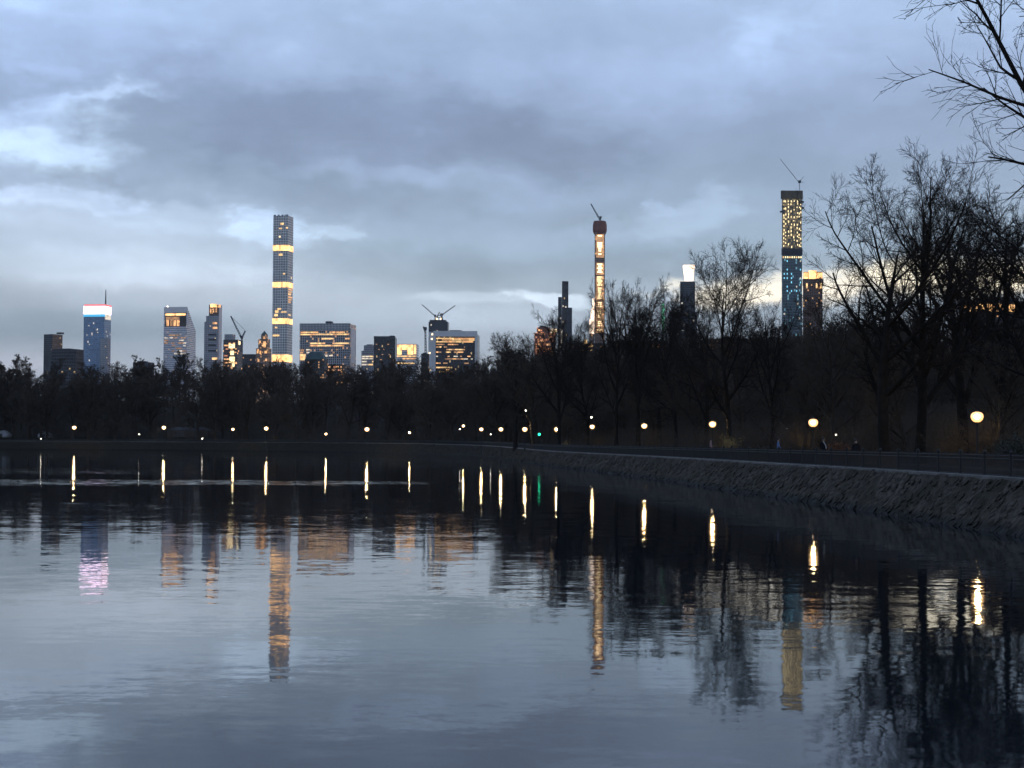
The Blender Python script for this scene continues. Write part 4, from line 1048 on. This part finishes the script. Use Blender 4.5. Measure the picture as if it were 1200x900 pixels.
b.box('wall', 668, 711, 402, None, f_low); b.win(684.5, 688, 398, 403, e_yel, proud=2); b.rows(669, 698, [405, 410, 415], 2, .3, 1.5, 3.5, [e_yel, e_wht, e_warm], cap=16); b.box('roof_house', 676, 683, 400, 401.9, m_roof, 3, 8)
# dotted tall tower
b = Bld('dotted_tower', 'tallest right hand tower under construction with columns of yellow and cyan dots', 916.5, 940, 941.5, 2700, 0)
f_gold = facade('work_lit_floors', (.22, .18, .12), (.12, .10, .06), 2.2, 4.4, .7, .7, .5, lit=.5, lits=.24, litc=(1.0, .72, .32))
f_teal = facade('teal_glass', (.10, .15, .17), (.06, .105, .125), 2.6, 4.4, .8, .75, .4, rough_g=.2, lit=.08, lits=.4, litc=(.35, .8, 1.0))
b.box('wall', 916.5, 940, 299, None, f_teal); b.box('upper_wall', 916.7, 939.8, 233, 298.9, f_gold, .3); b.box('top_deck', 915.5, 940.8, 223.5, 232.9, mat('deck_net', (.17, .13, .085), (.11, .085, .06), .1, .9), -1.5, b.T + 1)
b.win(915.8, 940.6, 291, 299, m_roof, 'dark_floor', proud=.4)
n = 0
for xcol, p_ in ((918.3, .85), (920.2, .6), (923.6, .8), (927, .7), (930.2, .35), (934, .8), (936.3, .6), (938.2, .8)):
    y = 235
    while y < 290:
        if b.rg.random() < p_: j_ = b.rg.uniform(-.4, .4); b.win(xcol + j_, xcol + j_ + .8, y, y + b.rg.uniform(1.0, 2.6), e_work, 'work_light', proud=.8); n += 1
        y += b.rg.uniform(2.8, 5.6)
for (x, y) in ((917.5, 241), (917, 247), (940.6, 236), (915.2, 247.5), (940.6, 243)): b.box('hoist_landing', x - 1.2, x + 1.5, y, y + 1.6, m_steel, -3, 2)
for i in range(9): b.win(917.3 + i * 2.6, 918.7 + i * 2.6, 300.5, 302.5, e_work if i % 3 else e_yel, 'work_light')
for xcol in (918.5, 922, 927, 933, 937.5):
    y = 305
    while y < 345:
        if b.rg.random() < .5: b.win(xcol, xcol + 1.1, y, y + 2, e_cyan if xcol < 930 or b.rg.random() < .4 else e_wht, 'dot_light', proud=.7)
        y += 5
for (x, y) in ((918.5, 367), (934, 355), (936, 372)): b.win(x, x + 1.6, y, y + 2, e_wht)
b = Bld('crowned_block', 'broad brown block with a warm glowing crown right behind the dotted tall tower', 941.5, 964, 966, 2300, 0)
b.box('wall', 941.5, 964, 335, None, f_mas); b.box('upper_wall', 941, 965, 327, 334.9, f_mas, -1.5); b.box('crown', 942, 964.2, 318.5, 326.9, f_mas, 1.5)
for x0, x1, y0, y1 in ((942, 947, 319.5, 326.5), (948, 957, 317, 326.7), (958, 964, 319.5, 326.5)): b.win(x0, x1, y0, y1, e_band, 'lit_crown', d=1.2)
for x in (944.5, 956, 961): b.win(x, x + 1.8, 332, 338, e_yel, d=-1.5)
# long block at the right behind the branches
b = Bld('long_block', 'long dark block with a row of pale lit windows behind branches at the right edge', 1127, 1215, 1217, 1500, 0)
b.box('wall', 1127, 1215, 354, None, f_low)
for i in range(24): b.win(1127.5 + i * 2.6, 1129.6 + i * 2.6, 356.8 - (0 if i % 4 else .8), 365.5, e_band)
b.box('roof_house', 1150, 1195, 348, 353.9, m_roof, 3, 16)

# cranes
def crane(name, label, D, mast, jib, counter=None, tip=None, w=1.4):
    P = lambda q: np.array(at(q[0], q[1], D)); t = thing(name, label, 'crane', tuple(map(float, P(mast[0]))))
    o = P(mast[0]); L = lambda q: P(q) - o
    MB().lattice(L(mast[0]), L(mast[1]), w, w * .4, w * 3).build('mast', m_steel, t)
    MB().lattice(L(jib[0]), L(jib[1]), w * .8, w * .36, w * 3).build('jib', m_steel, t)
    c = L(mast[1]); MB().box(c[0] - 2, c[0] + 2, c[1] - 2, c[1] + 2, c[2] - 2, c[2] + 2).build('cab', m_steel, t)
    if counter: MB().lattice(L(counter[0]), L(counter[1]), w * .8, w * .36, w * 3).build('counter_jib', m_steel, t)
    if tip: MB().beam(L(tip[0]), L(tip[1]), .35).build('cable', m_steel, t)
crane('tower_crane', 'dark tower crane with a raised jib above the lit building site', 2870, ((283, 412), (283.5, 395)), ((283.5, 397), (270.5, 370.5)), ((283.5, 396), (287.5, 387.5)), ((270.5, 370.5), (287.3, 387.5)))
crane('tower_crane', 'thin crane with a raised left jib on the dark tower behind the white framed block', 3290, ((510, 374.6), (510, 370)), ((510, 370.5), (494.5, 357)), None, None, 1.1)
crane('tower_crane', 'thin crane with a raised right jib on the dark tower behind the white framed block', 3290, ((518, 374.6), (518, 368.5)), ((518, 369), (533.5, 358)), None, None, 1.1)
crane('tower_crane', 'pale mast of a hoist crane just left of the white framed block', 2350, ((499, 432), (498.5, 385)), ((498.5, 389), (496, 382.5)), None, None, 1.3)
crane('tower_crane', 'crane with a raised jib on top of the slender brown tower', 3105, ((703.5, 258.6), (703.5, 255)), ((703, 257.5), (692.5, 239)), ((703.5, 256), (705, 253.5)), None, 1.3)
crane('tower_crane', 'blue crane on top of the dotted tall tower with a faint long jib', 2710, ((937, 224), (937, 213)), ((936, 213.5), (914, 186)), ((936.5, 213), (942, 213.5)), ((937, 213), (942, 206.5)), .38)

# ------------------------------------------------------------------ small things on the far shore
m_tent = mat('white_canvas', (.55, .56, .58), (.47, .48, .5), .5, .7)
for px, Y, w, lb in ((53, 678, 3.0, 'white dome tent on the far shore right of the smaller white shelter'), (4, 682, 3.6, 'white shelter at the left picture edge on the far shore')):
    x = float(at(px, 505, Y)[0]); t = thing('tent', lb, 'tent', (x, Y, gxy(x, Y)))
    MB().lathe([(w, 0), (w * .97, 1.0), (w * .75, 1.9), (w * .4, 2.6), (.1, 2.9)], 14).build('canopy', m_tent, t, True)
    MB().box(-.6, .6, -w - .02, -w + .5, 0, 1.5).build('entrance', m_recess, t)
x = float(at(220, 505, 672)[0]); t = thing('gatehouse', 'low pale stone gatehouse with a chimney on the far shore beside a bright lamp', 'gatehouse', (x, 672, gxy(x, 672)))
m_gate = mat('gatehouse_stone', (.12, .115, .105), (.085, .08, .075), .8, .85)
MB().box(-8, 8, 0, 6, -.3, 2.6).build('wall', m_gate, t)
rf = mesh_obj('roof', [(-8.4, -.4, 2.6), (8.4, -.4, 2.6), (8.4, 6.4, 2.6), (-8.4, 6.4, 2.6), (-6, 3, 3.9), (6, 3, 3.9)], [(3, 2, 1, 0), (0, 1, 5, 4), (2, 3, 4, 5), (1, 2, 5), (3, 0, 4)], m_roof, t)
MB().box(-.5, .3, 2.2, 3.2, 3.0, 6.2).build('chimney', m_gate, rf)
MB().box(-1, .2, -.06, .1, 0, 2).build('door', m_recess, t)
for x_ in (-5.5, 3.5): MB().box(x_, x_ + 1.4, -.05, .1, .9, 2.1).build('window', m_recess, t)

# ------------------------------------------------------------------ the air between here and the towers
def make_haze(density):
    m = bpy.data.materials.new('haze'); m.use_nodes = True; nt = NT(m.node_tree); m.node_tree.nodes.clear()
    v = nt.node('ShaderNodeVolumePrincipled'); v.inputs['Density'].default_value = density
    v.inputs['Color'].default_value = (.80, .87, .95, 1); v.inputs['Anisotropy'].default_value = .2
    out = nt.node('ShaderNodeOutputMaterial'); nt.l.new(v.outputs[0], out.inputs['Volume'])
    o = MB().box(-6000, 6000, -6000, 6500, -6, 480).build('haze', m, kind='stuff')
    o['label'] = 'thin dusk haze between the camera and the towers'; o['category'] = 'haze'
make_haze(0.25e-4)
